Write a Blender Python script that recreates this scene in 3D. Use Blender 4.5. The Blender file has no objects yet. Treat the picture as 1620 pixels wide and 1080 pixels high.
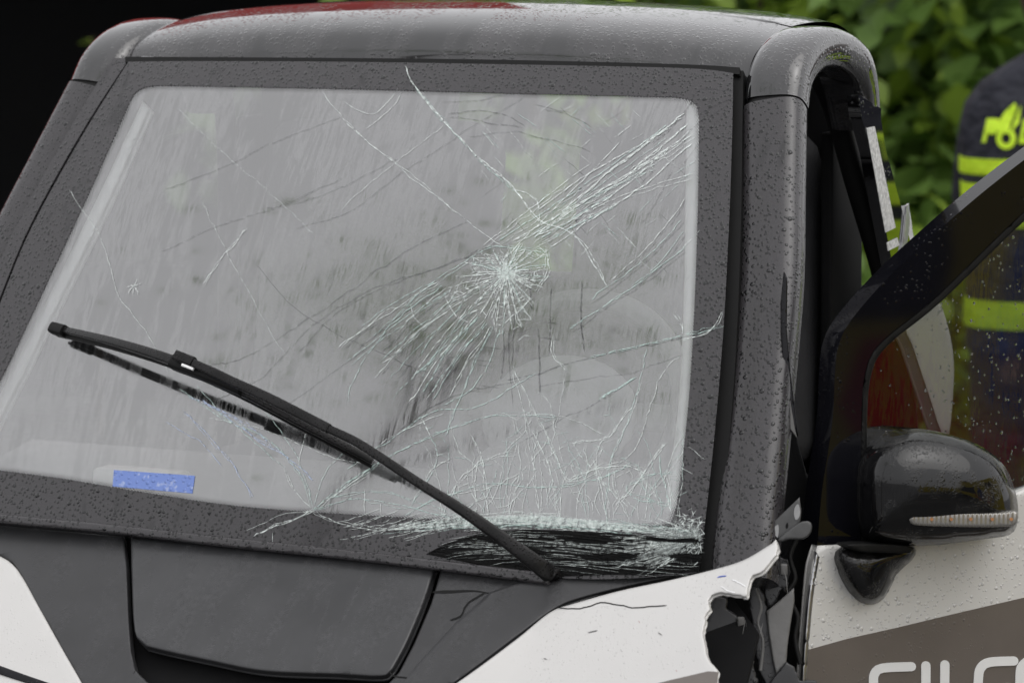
import bpy, bmesh, math, random
import numpy as np
from mathutils import Vector, Matrix
from mathutils.geometry import delaunay_2d_cdt
R = math.radians
scn = bpy.context.scene
col = scn.collection

# ------------------------------------------------------------------ camera
CAM = np.array([2.6504, -4.5972, 1.9696])
YAW, PITCH, ROLL = R(-26.418), R(-7.2735), R(-0.3711)
FPX = 5673.0                      # focal length in photograph pixels (1620 wide)
fw = np.array([math.sin(YAW)*math.cos(PITCH), math.cos(YAW)*math.cos(PITCH), math.sin(PITCH)])
rt = np.cross(fw, [0, 0, 1]); rt /= np.linalg.norm(rt); up = np.cross(rt, fw)
_c, _s = math.cos(ROLL), math.sin(ROLL)
rt, up = _c*rt+_s*up, -_s*rt+_c*up
cd = bpy.data.cameras.new('camera'); cam = bpy.data.objects.new('camera', cd); col.objects.link(cam)
M = Matrix.Identity(4)
for i in range(3):
    M[i][0], M[i][1], M[i][2], M[i][3] = rt[i], up[i], -fw[i], CAM[i]
cam.matrix_world = M
cd.sensor_width = 36; cd.lens = 36*FPX/1620
cd.clip_start = .05; cd.clip_end = 500
cd.dof.use_dof = True; cd.dof.focus_distance = 5.35; cd.dof.aperture_fstop = 5.6
scn.camera = cam

# ------------------------------------------------------------------ overcast sky, soft sun, exposure
wd = bpy.data.worlds.new('World'); scn.world = wd; wd.use_nodes = True
nt = wd.node_tree; nt.nodes.clear()
sky = nt.nodes.new('ShaderNodeTexSky'); sky.sky_type = 'NISHITA'; sky.sun_disc = False
SUN_EL, SUN_ROT = R(62), R(100)
sky.sun_elevation = SUN_EL; sky.sun_rotation = SUN_ROT
sky.air_density = 1.0; sky.dust_density = 6.0; sky.ozone_density = 1.0
hs = nt.nodes.new('ShaderNodeHueSaturation'); hs.inputs['Saturation'].default_value = 0.10
bg = nt.nodes.new('ShaderNodeBackground'); bg.inputs['Strength'].default_value = 0.15
wo = nt.nodes.new('ShaderNodeOutputWorld')
ov = nt.nodes.new('ShaderNodeMix'); ov.data_type = 'RGBA'; ov.inputs[0].default_value = .72   # even cloud cover over the clear sky
ov.inputs[7].default_value = (6.6, 6.6, 6.75, 1)
nt.links.new(sky.outputs[0], hs.inputs['Color']); nt.links.new(hs.outputs[0], ov.inputs[6]); nt.links.new(ov.outputs[2], bg.inputs[0]); nt.links.new(bg.outputs[0], wo.inputs[0])
sd = bpy.data.lights.new('sun', 'SUN'); sd.energy = 0.6; sd.angle = R(60); sd.color = (1, .97, .93)
so = bpy.data.objects.new('sun', sd); col.objects.link(so)
# nishita: rotation 0 = sun towards +Y, turning clockwise seen from above
sdir = Vector((math.sin(SUN_ROT)*math.cos(SUN_EL), math.cos(SUN_ROT)*math.cos(SUN_EL), math.sin(SUN_EL)))
so.rotation_euler = (-sdir).to_track_quat('-Z', 'Y').to_euler()
so.location = (0, 0, 20)
scn.view_settings.view_transform = 'Standard'; scn.view_settings.look = 'None'
scn.view_settings.gamma = 1; scn.view_settings.exposure = 0.15
scn.view_settings.use_curve_mapping = False
scn.cycles.max_bounces = 10; scn.cycles.transparent_max_bounces = 24; scn.cycles.glossy_bounces = 5
scn.cycles.use_denoising = True

# ------------------------------------------------------------------ node helpers
class N:
    def __init__(s, name):
        s.m = bpy.data.materials.new(name); s.m.use_nodes = True
        s.t = s.m.node_tree; s.t.nodes.clear()
        s.out = s.t.nodes.new('ShaderNodeOutputMaterial')
    def n(s, typ, ins=None, **kw):
        nd = s.t.nodes.new(typ)
        for k, v in kw.items(): setattr(nd, k, v)
        if ins:
            for k, v in ins.items():
                if hasattr(v, 'is_linked') or isinstance(v, bpy.types.NodeSocket): s.t.links.new(v, nd.inputs[k])
                else: nd.inputs[k].default_value = v
        return nd
    def math(s, op, a, b=None, clamp=False):
        nd = s.t.nodes.new('ShaderNodeMath'); nd.operation = op; nd.use_clamp = clamp
        for i, v in enumerate((a, b)):
            if v is None: continue
            if isinstance(v, bpy.types.NodeSocket): s.t.links.new(v, nd.inputs[i])
            else: nd.inputs[i].default_value = v
        return nd.outputs[0]
    def co(s, scale=(1, 1, 1)):
        tc = s.n('ShaderNodeTexCoord')
        mp = s.n('ShaderNodeMapping', {'Vector': tc.outputs['Object'], 'Scale': scale})
        return mp.outputs[0]
    def noise(s, scale, detail=3, vec=None, rough=.55, dist=0.):
        v = vec if vec is not None else s.co()
        return s.n('ShaderNodeTexNoise', {'Vector': v, 'Scale': scale, 'Detail': detail, 'Roughness': rough, 'Distortion': dist}).outputs['Fac']
    def ramp(s, fac, a, b):
        mr = s.n('ShaderNodeMapRange', {'Value': fac, 'From Min': a, 'From Max': b}); mr.clamp = True
        return mr.outputs[0]
    def mixc(s, fac, a, b):
        nd = s.n('ShaderNodeMix', data_type='RGBA')
        for k, v in ((0, fac), (6, a), (7, b)):
            if isinstance(v, bpy.types.NodeSocket): s.t.links.new(v, nd.inputs[k])
            else: nd.inputs[k].default_value = v if k == 0 else (*v[:3], 1)
        return nd.outputs[2]
    def drop_height(s, layers, mask=None):
        """height field (metres) of rain drops: (cells per metre, radius, flatness, stretch)"""
        tot = None
        sc0 = layers[0][0]
        wob = s.n('ShaderNodeTexNoise', {'Vector': s.co(), 'Scale': sc0*.8, 'Detail': 0})
        sc_ = s.n('ShaderNodeVectorMath', {0: wob.outputs['Color']}, operation='SCALE'); sc_.inputs[3].default_value = .35/sc0
        ad = s.n('ShaderNodeVectorMath', {0: s.co(), 1: sc_.outputs[0]}, operation='ADD')
        for sc, rad, flat in layers:
            vo = s.n('ShaderNodeTexVoronoi', {'Vector': ad.outputs[0], 'Scale': sc, 'Randomness': 1.0})
            d2 = s.math('POWER', vo.outputs['Distance'], 2)
            h = s.math('SQRT', s.math('MAXIMUM', s.math('SUBTRACT', rad*rad, d2), 0))
            h = s.math('MULTIPLY', h, flat/sc)
            tot = h if tot is None else s.math('MAXIMUM', tot, h)
        if mask is not None: tot = s.math('MULTIPLY', tot, mask)
        return tot
    def bump(s, h, strength=1., dist=1.):
        return s.n('ShaderNodeBump', {'Height': h, 'Strength': strength, 'Distance': dist}).outputs[0]
    def pbr(s, **ins):
        names = dict(base='Base Color', rough='Roughness', metal='Metallic', nrm='Normal', ior='IOR', coat='Coat Weight', coatr='Coat Roughness', coatn='Coat Normal', alpha='Alpha', trans='Transmission Weight', spec='Specular IOR Level', sheen='Sheen Weight', sub='Subsurface Weight')
        b = s.n('ShaderNodeBsdfPrincipled')
        for k, v in ins.items():
            i = b.inputs[names[k]]
            if isinstance(v, bpy.types.NodeSocket): s.t.links.new(v, i)
            else: i.default_value = (*v[:3], 1) if k == 'base' else v
        s.t.links.new(b.outputs[0], s.out.inputs[0]); return b

MT = {}
def simple(name, c, rough=.5, metal=0., var=.12, scale=30., bumpd=0., **kw):
    s = N(name)
    f = s.noise(scale, 4)
    a = tuple(max(0, x*(1-var)) for x in c); b = tuple(min(1, x*(1+var)) for x in c)
    ins = dict(base=s.mixc(s.ramp(f, .3, .7), a, b), rough=rough, metal=metal); ins.update(kw)
    if bumpd: ins['nrm'] = s.bump(s.noise(scale*6, 3), .5, bumpd)
    s.pbr(**ins); MT[name] = s.m; return s.m

def wet(name, base, rough, layers, streak=(55, 9, 7), mist=None, coat=.0, ior=1.5, dmask=(.35, .55), rough2=None, dirt=.0, dirtc=(.27, .27, .285), var=.12):
    """painted or plastic panel in the rain: misted and beaded where a stretched mask says so, a smooth clear film elsewhere;
    fine mist scatters light (paler), the clear drops in it let the dark paint show"""
    s = N(name)
    m = s.ramp(s.noise(1., 4, s.co(streak), .6, .4), *dmask)
    hd = s.drop_height(layers)
    h = s.math('MULTIPLY', hd, m)
    nrm = s.bump(h)
    rgh = s.math('ADD', rough, s.math('MULTIPLY', m, (rough2 if rough2 is not None else rough)-rough))
    bc = s.mixc(s.ramp(s.noise(14, 4), .35, .75), tuple(x*(1-var) for x in base), tuple(x*(1+var) for x in base))
    if mist:
        dm = s.ramp(hd, 0.0, .12*layers[0][2]/layers[0][0])
        mf = s.math('MULTIPLY', m, s.math('SUBTRACT', 1., dm))
        fine = s.ramp(s.noise(700, 1), .25, .7)
        bc = s.mixc(s.math('MULTIPLY', mf, s.math('ADD', .45, s.math('MULTIPLY', fine, .55))), bc, mist)
        rgh = s.math('SUBTRACT', rgh, s.math('MULTIPLY', s.math('MULTIPLY', dm, m), max(0, (rough2 or rough)-.1)))
    if dirt:
        fine = s.noise(130, 4)
        bc = s.mixc(s.math('MULTIPLY', s.math('MULTIPLY', m, s.ramp(fine, .42, .62)), dirt), bc, dirtc)
    s.pbr(base=bc, rough=rgh, nrm=nrm, coat=coat, coatr=.04, coatn=nrm, ior=ior)
    MT[name] = s.m; return s.m

wet('roof_black', (.012, .012, .013), .07, [(150, .34, .4), (80, .24, .5)], streak=(17, 4, 6), mist=(.046, .043, .046), coat=1., dmask=(.40, .66), rough2=.15, ior=1.6)
wet('frit_black', (.012, .012, .013), .10, [(150, .36, .4), (85, .25, .45), (42, .17, .6)], streak=(34, 14, 12), mist=(.058, .054, .058), coat=.35, dmask=(.22, .42), rough2=.2)
wet('pillar_black', (.012, .012, .013), .18, [(150, .32, .4), (75, .21, .5), (40, .15, .6)], streak=(25, 10, 8), mist=(.058, .054, .058), coat=.3, dmask=(.15, .42), rough2=.26)
wet('hood_grey', (.040, .040, .042), .36, [(260, .40, .3)], streak=(26, 11, 9), dmask=(.46, .62), rough2=.48, dirt=.06)
wet('hood_panel_grey', (.050, .0505, .053), .32, [(280, .40, .3)], streak=(40, 11, 7), dmask=(.46, .60), rough2=.44, dirt=.07)
wet('white_paint', (.63, .62, .605), .25, [(120, .22, .3), (210, .2, .3)], streak=(12, 12, 12), dmask=(.40, .6), coat=.3, var=.012)
wet('door_paint', (.68, .67, .645), .18, [(85, .25, .5), (150, .24, .5)], streak=(9, 9, 9), dmask=(.28, .45), coat=.4, var=.015)
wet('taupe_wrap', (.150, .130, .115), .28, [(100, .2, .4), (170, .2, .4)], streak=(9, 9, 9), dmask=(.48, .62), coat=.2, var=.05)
wet('gloss_black', (.005, .005, .007), .05, [(130, .24, .4), (75, .17, .5)], streak=(14, 14, 14), dmask=(.54, .66), coat=.0, ior=1.34)
wet('quarter_glass', (.004, .004, .005), .04, [(130, .24, .3)], streak=(14, 14, 14), dmask=(.54, .66), coat=.0, ior=3.2)
wet('mirror_black', (.005, .005, .0055), .06, [(170, .32, .4), (290, .38, .4)], streak=(20, 20, 20), mist=(.016, .0155, .016), dmask=(.48, .6), coat=.1, rough2=.2)
wet('wiper_black', (.008, .008, .008), .32, [(230, .38, .4)], streak=(20, 20, 20), mist=(.020, .019, .020), dmask=(.38, .55), rough2=.36, ior=1.33)
wet('torn_plastic', (.030, .030, .032), .38, [(100, .30, .5), (190, .3, .5)], streak=(10, 10, 10), dmask=(.45, .6))
simple('rubber', (.006, .006, .006), .6, spec=.25)
simple('inner_dark', (.006, .006, .0065), .75, spec=.2)
simple('void_black', (.003, .003, .003), .9, spec=.05)
simple('seat_cloth', (.035, .035, .038), .85, bumpd=.002)
simple('dash_plastic', (.26, .26, .265), .6, bumpd=.001)
simple('trim_light', (.92, .92, .93), .45)
simple('headliner', (.30, .30, .31), .9)
simple('wheel_plastic', (.20, .20, .205), .5)
simple('airbag_cloth', (.30, .30, .31), .9, bumpd=.003, scale=12)
simple('steel', (.55, .55, .56), .32, 1., scale=60)
simple('dull_steel', (.085, .085, .085), .45, .5, scale=60)
simple('worn_edge', (.30, .30, .30), .4, .6, scale=60)
simple('grey_plastic', (.15, .148, .145), .42, scale=20, bumpd=.001)
simple('letter_white', (.83, .83, .82), .4, var=.03)
simple('sticker_white', (.62, .62, .61), .5, var=.35, scale=170)
simple('lamp_amber', (.42, .20, .09), .25)
s = N('card_blue')
s.pbr(base=s.mixc(s.ramp(s.noise(75, 4), .56, .68), (.20, .30, .70), (.48, .56, .80)), rough=.2, nrm=s.bump(s.drop_height([(120, .35, .4)]))); MT['card_blue'] = s.m  # paler noise patches stand in for glints on the sticker
simple('fender_grey', (.42, .42, .42), .3, var=.03)
simple('red_cladding', (.30, .018, .015), .45, var=.15, scale=4)
simple('amb_blue', (.03, .08, .45), .3, var=.04, scale=3)
simple('asphalt_dry', (.05, .05, .052), .7)
simple('tyre', (.02, .02, .02), .8)

# wet asphalt ground
s = N('wet_asphalt')
f = s.noise(1.2, 4)
s.pbr(base=s.mixc(s.ramp(s.noise(90, 3), .3, .7), (.030, .030, .032), (.075, .074, .072)), rough=s.math('ADD', .18, s.math('MULTIPLY', s.ramp(f, .4, .6), .4)), nrm=s.bump(s.noise(160, 3), .5, .006))
MT['asphalt'] = s.m

# windscreen glass: reflective coat over clear glass with rain film and trails
def glass_mat(name, refl, tint, film, bumpscale, streak, dm=(.40, .58)):
    s = N(name)
    big = s.ramp(s.noise(1., 3, s.co((7, 3, 2.5)), .55), .32, .60)
    m = s.ramp(s.math('ADD', s.noise(1., 3, s.co(streak), .6, 1.2), s.math('MULTIPLY', s.math('SUBTRACT', big, .5), .30)), *dm)
    riv = s.ramp(s.noise(1., 2, s.co((streak[0]*3.2, streak[1]*2.2, streak[2]*2.2)), .55, 2.2), .40, .50)
    mm = s.math('MULTIPLY', s.math('MULTIPLY', m, riv), s.math('ADD', .55, s.math('MULTIPLY', s.ramp(s.noise(420, 1), .3, .65), .45)))
    h = s.drop_height([(230, .45, .16)], mm)
    nrm = s.bump(h, bumpscale)
    fr = s.n('ShaderNodeFresnel', {'IOR': 1.5})
    fac = s.math('ADD', s.math('ADD', s.math('MULTIPLY', fr.outputs[0], .9), refl), s.math('MULTIPLY', mm, film*.75), clamp=True)
    gl = s.n('ShaderNodeBsdfGlossy', {'Color': (1, 1, 1, 1), 'Roughness': s.math('ADD', .055, s.math('MULTIPLY', mm, .10)), 'Normal': nrm})
    tr = s.n('ShaderNodeBsdfTransparent', {'Color': (*tint, 1)})
    mx = s.n('ShaderNodeMixShader', {0: fac, 1: tr.outputs[0], 2: gl.outputs[0]})
    df = s.n('ShaderNodeBsdfDiffuse', {'Color': (.80, .79, .82, 1)})
    mx2 = s.n('ShaderNodeMixShader', {0: s.math('MULTIPLY', mm, film*.18), 1: mx.outputs[0], 2: df.outputs[0]})
    s.t.links.new(mx2.outputs[0], s.out.inputs[0]); MT[name] = s.m
glass_mat('windscreen_glass', .29, (.86, .88, .87), .07, .03, (46, 7, 5.5), (.44, .53))
glass_mat('door_glass', .06, (.40, .41, .40), .0, .0, (60, 9, 7))
s = N('glass_back')
tr = s.n('ShaderNodeBsdfTransparent', {'Color': (.96, .97, .965, 1)}); s.t.links.new(tr.outputs[0], s.out.inputs[0]); MT['glass_back'] = s.m
def crack_mat(name, c, alpha, gloss):
    s = N(name)
    tr = s.n('ShaderNodeBsdfTransparent')
    df = s.n('ShaderNodeBsdfPrincipled', {'Base Color': (*c, 1), 'Roughness': .25, 'IOR': 1.5})
    var = s.math('MULTIPLY', s.ramp(s.noise(160, 3), .30, .68), alpha)
    mx = s.n('ShaderNodeMixShader', {0: var, 1: tr.outputs[0], 2: df.outputs[0]})
    s.t.links.new(mx.outputs[0], s.out.inputs[0]); MT[name] = s.m
crack_mat('crack_white', (.86, .93, .90), .95, 0)
crack_mat('crack_green', (.60, .78, .73), .85, 0)
crack_mat('crack_blue', (.55, .66, .90), .75, 0)
crack_mat('crack_grey', (.30, .33, .32), .8, 0)
crack_mat('crack_dark', (.03, .03, .035), .55, 0)  # dark reflections off crack faces put into the colour
s = N('crushed_glass')
hb = s.noise(1., 4, s.co((30, 260, 300)), .7, .5)
s.pbr(base=(.003, .003, .003), rough=.2, nrm=s.bump(hb, .7, .008), ior=1.22); MT['crushed_glass'] = s.m  # black base stands in for the dark reflection of the caved glass
s = N('clear_lens')
df = s.n('ShaderNodeBsdfPrincipled', {'Base Color': (.36, .345, .32, 1), 'Roughness': .15, 'Metallic': .5, 'Normal': s.bump(s.n('ShaderNodeTexWave', {'Vector': s.co(), 'Scale': 60.}).outputs['Fac'], .4, .004)})
s.t.links.new(df.outputs[0], s.out.inputs[0]); MT['clear_lens'] = s.m

# ------------------------------------------------------------------ object helpers
def tag(o, label=None, cat=None, group=None, kind=None):
    for k, v in (('label', label), ('category', cat), ('group', group), ('kind', kind)):
        if v: o[k] = v
    return o
def empty(name, loc=(0, 0, 0), rz=0):
    o = bpy.data.objects.new(name, None); o.location = loc; o.rotation_euler[2] = rz; o.empty_display_size = .2
    col.objects.link(o); return o
def mk(name, verts, faces, mat, parent=None, smooth=True, auto=None, mats=None, idx=None):
    me = bpy.data.meshes.new(name)
    me.from_pydata([tuple(map(float, v)) for v in verts], [], [tuple(int(i) for i in f) for f in faces]); me.update()
    for m in (mats or [mat]): me.materials.append(MT[m] if isinstance(m, str) else m)
    if idx is not None: me.polygons.foreach_set('material_index', np.asarray(idx, dtype=np.int32))
    me.polygons.foreach_set('use_smooth', [smooth]*len(me.polygons))
    if auto and smooth:
        me.set_sharp_from_angle(angle=R(auto))
    o = bpy.data.objects.new(name, me); col.objects.link(o)
    if parent: o.parent = parent
    return o
def from_bm(name, bm, mat, parent=None, smooth=True, auto=40):
    me = bpy.data.meshes.new(name); bm.normal_update(); bm.to_mesh(me); bm.free()
    me.materials.append(MT[mat] if isinstance(mat, str) else mat)
    me.polygons.foreach_set('use_smooth', [smooth]*len(me.polygons))
    if smooth and auto: me.set_sharp_from_angle(angle=R(auto))
    o = bpy.data.objects.new(name, me); col.objects.link(o)
    if parent: o.parent = parent
    return o
def box(name, c, size, mat, parent=None, rz=0, bev=.0, rot=None):
    bm = bmesh.new(); bmesh.ops.create_cube(bm, size=1)
    bmesh.ops.scale(bm, vec=size, verts=bm.verts)
    if bev: bmesh.ops.bevel(bm, geom=bm.edges[:], offset=bev, segments=3, affect='EDGES', profile=.5)
    m = Matrix.Translation(c) @ (rot.to_4x4() if rot else Matrix.Rotation(rz, 4, 'Z'))
    bmesh.ops.transform(bm, matrix=m, verts=bm.verts)
    return from_bm(name, bm, mat, parent)

# surfaces met by sight lines: every traced outline gets its own place, size and depth on a real car surface
def rays(P):
    P = np.asarray(P, float)
    return fw + np.outer((P[:, 0]-810)/FPX, rt) - np.outer((P[:, 1]-540)/FPX, up)
class Surf:
    def F(s, p): raise NotImplementedError
    def grad(s, p):
        g = np.zeros_like(p); e = 1e-4
        for i in range(3):
            q = p.copy(); q[:, i] += e; r_ = p.copy(); r_[:, i] -= e
            g[:, i] = (s.F(q)-s.F(r_))/(2*e)
        return g
    def hit(s, P, off=0.):
        d = rays(P); t = np.full(len(d), 5.4)
        for _ in range(14):
            p = CAM+d*t[:, None]; f = s.F(p)-off
            df = (s.F(p+d*1e-4)-s.F(p-d*1e-4))/2e-4
            t -= np.clip(f/df, -1, 1)
        p = CAM+d*t[:, None]; g = s.grad(p)
        return p, g/np.linalg.norm(g, axis=1)[:, None]
class Plane(Surf):
    def __init__(s, p0, n): s.p0 = np.array(p0, float); n = np.array(n, float); s.n = n/np.linalg.norm(n)
    def F(s, p): return (p-s.p0)@s.n
class Screen(Surf):
    t = np.array([0, .411, .684]); L = np.linalg.norm(t); t = t/L; n = np.array([0, -t[2], t[1]])
    def F(s, p):
        q = p-np.array([0, 0, 1.]); v = np.clip(q@s.t/s.L, -.3, 1.3); x = p[:, 0]/.66
        return q@s.n - .022*(1-x*x) - .030*4*v*(1-v)
class Hood(Surf):
    n = np.array([0, -.6, .8]); t = np.array([0, .8, .6])
    def F(s, p):
        q = p-np.array([0, -.03, .972]); x = p[:, 0]; u = np.minimum(q@s.t, 0)
        return q@s.n + .05*x*x + .25*u*u
class Wing(Surf):
    n = np.array([0, -.6, .8]); t = np.array([0, .8, .6])
    def F(s, p):
        q = p-np.array([0, -.03, .972]); x = np.abs(p[:, 0]); u = np.minimum(q@s.t, 0)
        return q@s.n + .05*np.minimum(x, .45)**2 + .25*u*u - .25*np.maximum(x-.45, 0)**1.3*(p[:, 0] > 0) - .02
class Crush(Screen):          # windscreen foot pushed in and rippled
    def F(s, p):
        v = (p-np.array([0, 0, 1.]))@s.t
        return Screen.F(s, p) + .010*np.clip((.10-v)/.10, 0, 1) + .0008*np.sin(v*260+np.sin(p[:, 0]*17)*2) + .0012*np.sin(p[:, 0]*41+v*70)
SCREEN, HOOD, WING, CRUSH = Screen(), Hood(), Wing(), Crush()
DA = R(52)
DN = (math.sin(DA), -math.cos(DA), .05)
DOOR = Plane((.79, .115, 1.03), DN)

def cr(pts, step=6., closed=False):
    """catmull-rom through pixel points, resampled"""
    P = [np.array(p, float) for p in pts]; n = len(P); out = []
    rng_ = range(n) if closed else range(n-1)
    for i in rng_:
        if closed: a, b, c, d = P[i-1], P[i], P[(i+1) % n], P[(i+2) % n]
        else:
            a, b, c, d = P[max(i-1, 0)], P[i], P[i+1], P[min(i+2, n-1)]
        k = max(1, int(np.linalg.norm(c-b)/step))
        for j in range(k):
            t = j/k
            out.append(.5*((2*b)+(-a+c)*t+(2*a-5*b+4*c-d)*t*t+(-a+3*b-3*c+d)*t**3))
    if not closed: out.append(P[-1])
    return [tuple(p) for p in out]
def lin(pts, step=10., closed=True):
    P = [np.array(p, float) for p in pts]; out = []
    n = len(P)
    for i in range(n if closed else n-1):
        a, b = P[i], P[(i+1) % n]; k = max(1, int(np.linalg.norm(b-a)/step))
        out += [tuple(a+(b-a)*j/k) for j in range(k)]
    if not closed: out.append(tuple(P[-1]))
    return out
def inside(pts, poly):
    x, y = pts[:, 0], pts[:, 1]; r = np.zeros(len(pts), bool); n = len(poly); j = n-1
    for i in range(n):
        xi, yi = poly[i]; xj, yj = poly[j]
        c = ((yi > y) != (yj > y))
        with np.errstate(divide='ignore', invalid='ignore'):
            r ^= c & (x < (xj-xi)*(y-yi)/(yj-yi+1e-12)+xi)
        j = i
    return r
def bdist(pts, loops):
    d = np.full(len(pts), 1e9)
    for lp in loops:
        A = np.array(lp); B = np.roll(A, -1, 0)
        for a, b in zip(A, B):
            ab = b-a; L = ab@ab+1e-12
            t = np.clip(((pts-a)@ab)/L, 0, 1)
            d = np.minimum(d, np.linalg.norm(pts-(a+t[:, None]*ab), axis=1))
    return d
def tri2d(loops, grid, bev):
    """triangulate outline (loops[0]) minus holes, with inset rings for a rounded edge"""
    V = []; E = []
    for lp in loops:
        k = len(V); n = len(lp); V += [tuple(p) for p in lp]; E += [(k+i, k+(i+1) % n) for i in range(n)]
    nb = len(V); A = np.array(loops[0]); x0, y0 = A.min(0); x1, y1 = A.max(0)
    extra = []
    rngs = np.random.RandomState(3)
    gx, gy = np.meshgrid(np.arange(x0, x1, grid), np.arange(y0, y1, grid*.87))
    gx[1::2] += grid*.5
    G = np.stack([gx.ravel(), gy.ravel()], -1)
    if len(G):
        ins = inside(G, loops[0])
        for h in loops[1:]: ins &= ~inside(G, h)
        G = G[ins]
    if len(G):
        d = bdist(G, loops); G = G[d > max(bev*1.25, grid*.45)]
        extra += [tuple(p) for p in G]
    if bev > 0:
        for fr in (.12, .35, .65, 1.):
            cand = []
            for lp in loops:
                P = np.array(lp); T = np.roll(P, -1, 0)-np.roll(P, 1, 0); T /= np.linalg.norm(T, axis=1)[:, None]+1e-9
                Nn = np.stack([-T[:, 1], T[:, 0]], -1)
                cand += [P+Nn*bev*fr, P-Nn*bev*fr]
            Cc = np.concatenate(cand); ins = inside(Cc, loops[0])
            for h in loops[1:]: ins &= ~inside(Cc, h)
            Cc = Cc[ins]; d = bdist(Cc, loops); Cc = Cc[np.abs(d-bev*fr) < bev*.06]
            extra += [tuple(p) for p in Cc]
    r = delaunay_2d_cdt([Vector(v) for v in V+extra], E, [], 0, 1e-4, False)
    P = np.array([tuple(v) for v in r[0]]); T = np.array([tuple(f) for f in r[2] if len(f) == 3])
    cen = P[T].mean(1); ins = inside(cen, loops[0])
    for h in loops[1:]: ins &= ~inside(cen, h)
    T = T[ins]
    a, b, c = P[T[:, 0]], P[T[:, 1]], P[T[:, 2]]
    ar = (b[:, 0]-a[:, 0])*(c[:, 1]-a[:, 1])-(b[:, 1]-a[:, 1])*(c[:, 0]-a[:, 0])
    T[ar > 0] = T[ar > 0][:, ::-1]           # pixel y runs down: make front faces look at the camera side
    d = bdist(P, loops)
    return P, T, d
MPP = .00097
def panel(name, loops, surf, mat, parent, off=0., thick=.006, bev=2., grid=14., dome=None, mats=None, auto=50, bevh=None):
    if not isinstance(loops[0][0], (tuple, list, np.ndarray)): loops = [loops]
    P, T, d = tri2d(loops, grid, bev)
    o = np.full(len(P), off)
    if bev > 0:
        h = (bevh if bevh is not None else bev*MPP)
        q = np.clip(1-d/bev, 0, 1); o = o-h*(1-np.sqrt(np.maximum(0, 1-q*q)))
    if dome:
        w, hh = dome; q = np.clip(1-d/w, 0, 1); o = o+hh*(np.sqrt(np.maximum(0, 1-q*q))-1)
    # offset per vertex: intersect then push along the surface normal's sight line
    p, nr = surf.hit(P, 0.)
    dd = rays(P); cosn = np.einsum('ij,ij->i', dd, nr)
    p = p+dd*(o/cosn)[:, None]
    back = p-nr*thick
    n = len(P); F = [tuple(t) for t in T]+[tuple(t[::-1]+n) for t in T]
    # rim
    ed = {}
    for t in T:
        for i in range(3):
            a, b = int(t[i]), int(t[(i+1) % 3]); ed[(a, b)] = 1
    for (a, b) in ed:
        if (b, a) not in ed: F.append((b, a, a+n, b+n))
    idx = None
    if mats: idx = [0]*len(T)+[1]*(len(F)-len(T))
    return mk(name, np.concatenate([p, back]), F, mat, parent, True, auto, mats, idx)
def tube(name, pts, rad, mat, parent, seg=8, caps=True, flat=1., upv=(0, 0, 1)):
    pts = [np.array(p, float) for p in pts]; n = len(pts)
    rad = rad if hasattr(rad, '__len__') else [rad]*n
    V = []; F = []
    for i, p in enumerate(pts):
        T = pts[min(i+1, n-1)]-pts[max(i-1, 0)]; T /= np.linalg.norm(T)+1e-12
        A = np.cross(T, upv); A /= np.linalg.norm(A)+1e-12; B = np.cross(A, T)
        for k in range(seg):
            a = 2*math.pi*k/seg; V.append(p+rad[i]*(math.cos(a)*A+math.sin(a)*B*flat))
    for i in range(n-1):
        for k in range(seg):
            a, b = i*seg+k, i*seg+(k+1) % seg; F.append((a, b, b+seg, a+seg))
    if caps: F += [tuple(range(seg))[::-1], tuple((n-1)*seg+k for k in range(seg))]
    return mk(name, V, F, mat, parent, True, 50)
def loft(name, rings, mat, parent, closed_ends=True, auto=60):
    n = len(rings[0]); V = [v for r_ in rings for v in r_]; F = []
    for i in range(len(rings)-1):
        for k in range(n):
            a, b = i*n+k, i*n+(k+1) % n; F.append((a, b, b+n, a+n))
    if closed_ends: F += [tuple(range(n))[::-1], tuple((len(rings)-1)*n+k for k in range(n))]
    return mk(name, V, F, mat, parent, True, auto)
def cr3(pts, k=6):
    P = [np.array(p, float) for p in pts]; n = len(P); out = []
    for i in range(n-1):
        a, b, c, d = P[max(i-1, 0)], P[i], P[i+1], P[min(i+2, n-1)]
        for j in range(k):
            t = j/k; out.append(.5*((2*b)+(-a+c)*t+(2*a-5*b+4*c-d)*t*t+(-a+3*b-3*c+d)*t**3))
    out.append(P[-1]); return out
def ribbons(name, lines, surf, mat, parent, off=.0006, kind='stuff'):
    """flat slivers lying on a surface; lines = [(pixel points, width in px), ...]"""
    allp = []; meta = []
    for pts, w in lines:
        P = np.array(pts, float)
        if len(P) < 2: continue
        T = np.gradient(P, axis=0); T /= np.linalg.norm(T, axis=1)[:, None]+1e-9
        Nn = np.stack([-T[:, 1], T[:, 0]], -1)
        if hasattr(w, '__len__'): ww = np.interp(np.linspace(0, 1, len(P)), np.linspace(0, 1, len(w)), w)*.5
        else: ww = np.full(len(P), w*.5); ww[0] *= .25; ww[-1] *= .25
        k = len(allp); meta.append((sum(map(len, allp)), len(P)))
        allp.append(np.concatenate([P+Nn*ww[:, None], P-Nn*ww[:, None]]))
    A = np.concatenate(allp); p, _ = surf.hit(A, off)
    F = []
    for k, n in meta:
        for i in range(n-1): F.append((k+i, k+i+1, k+n+i+1, k+n+i))
    o = mk(name, p, F, mat, parent, True)
    if kind: o['kind'] = kind
    return o
rnd = random.Random(7)
def jag(pts, amp=1.6, step=4, closed=True):
    rj = random.Random(int(pts[0][0]*7+pts[0][1])); L = lin(pts, step, closed)
    return [(x+rj.uniform(-amp, amp), y+rj.uniform(-amp, amp)) for x, y in L]
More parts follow.
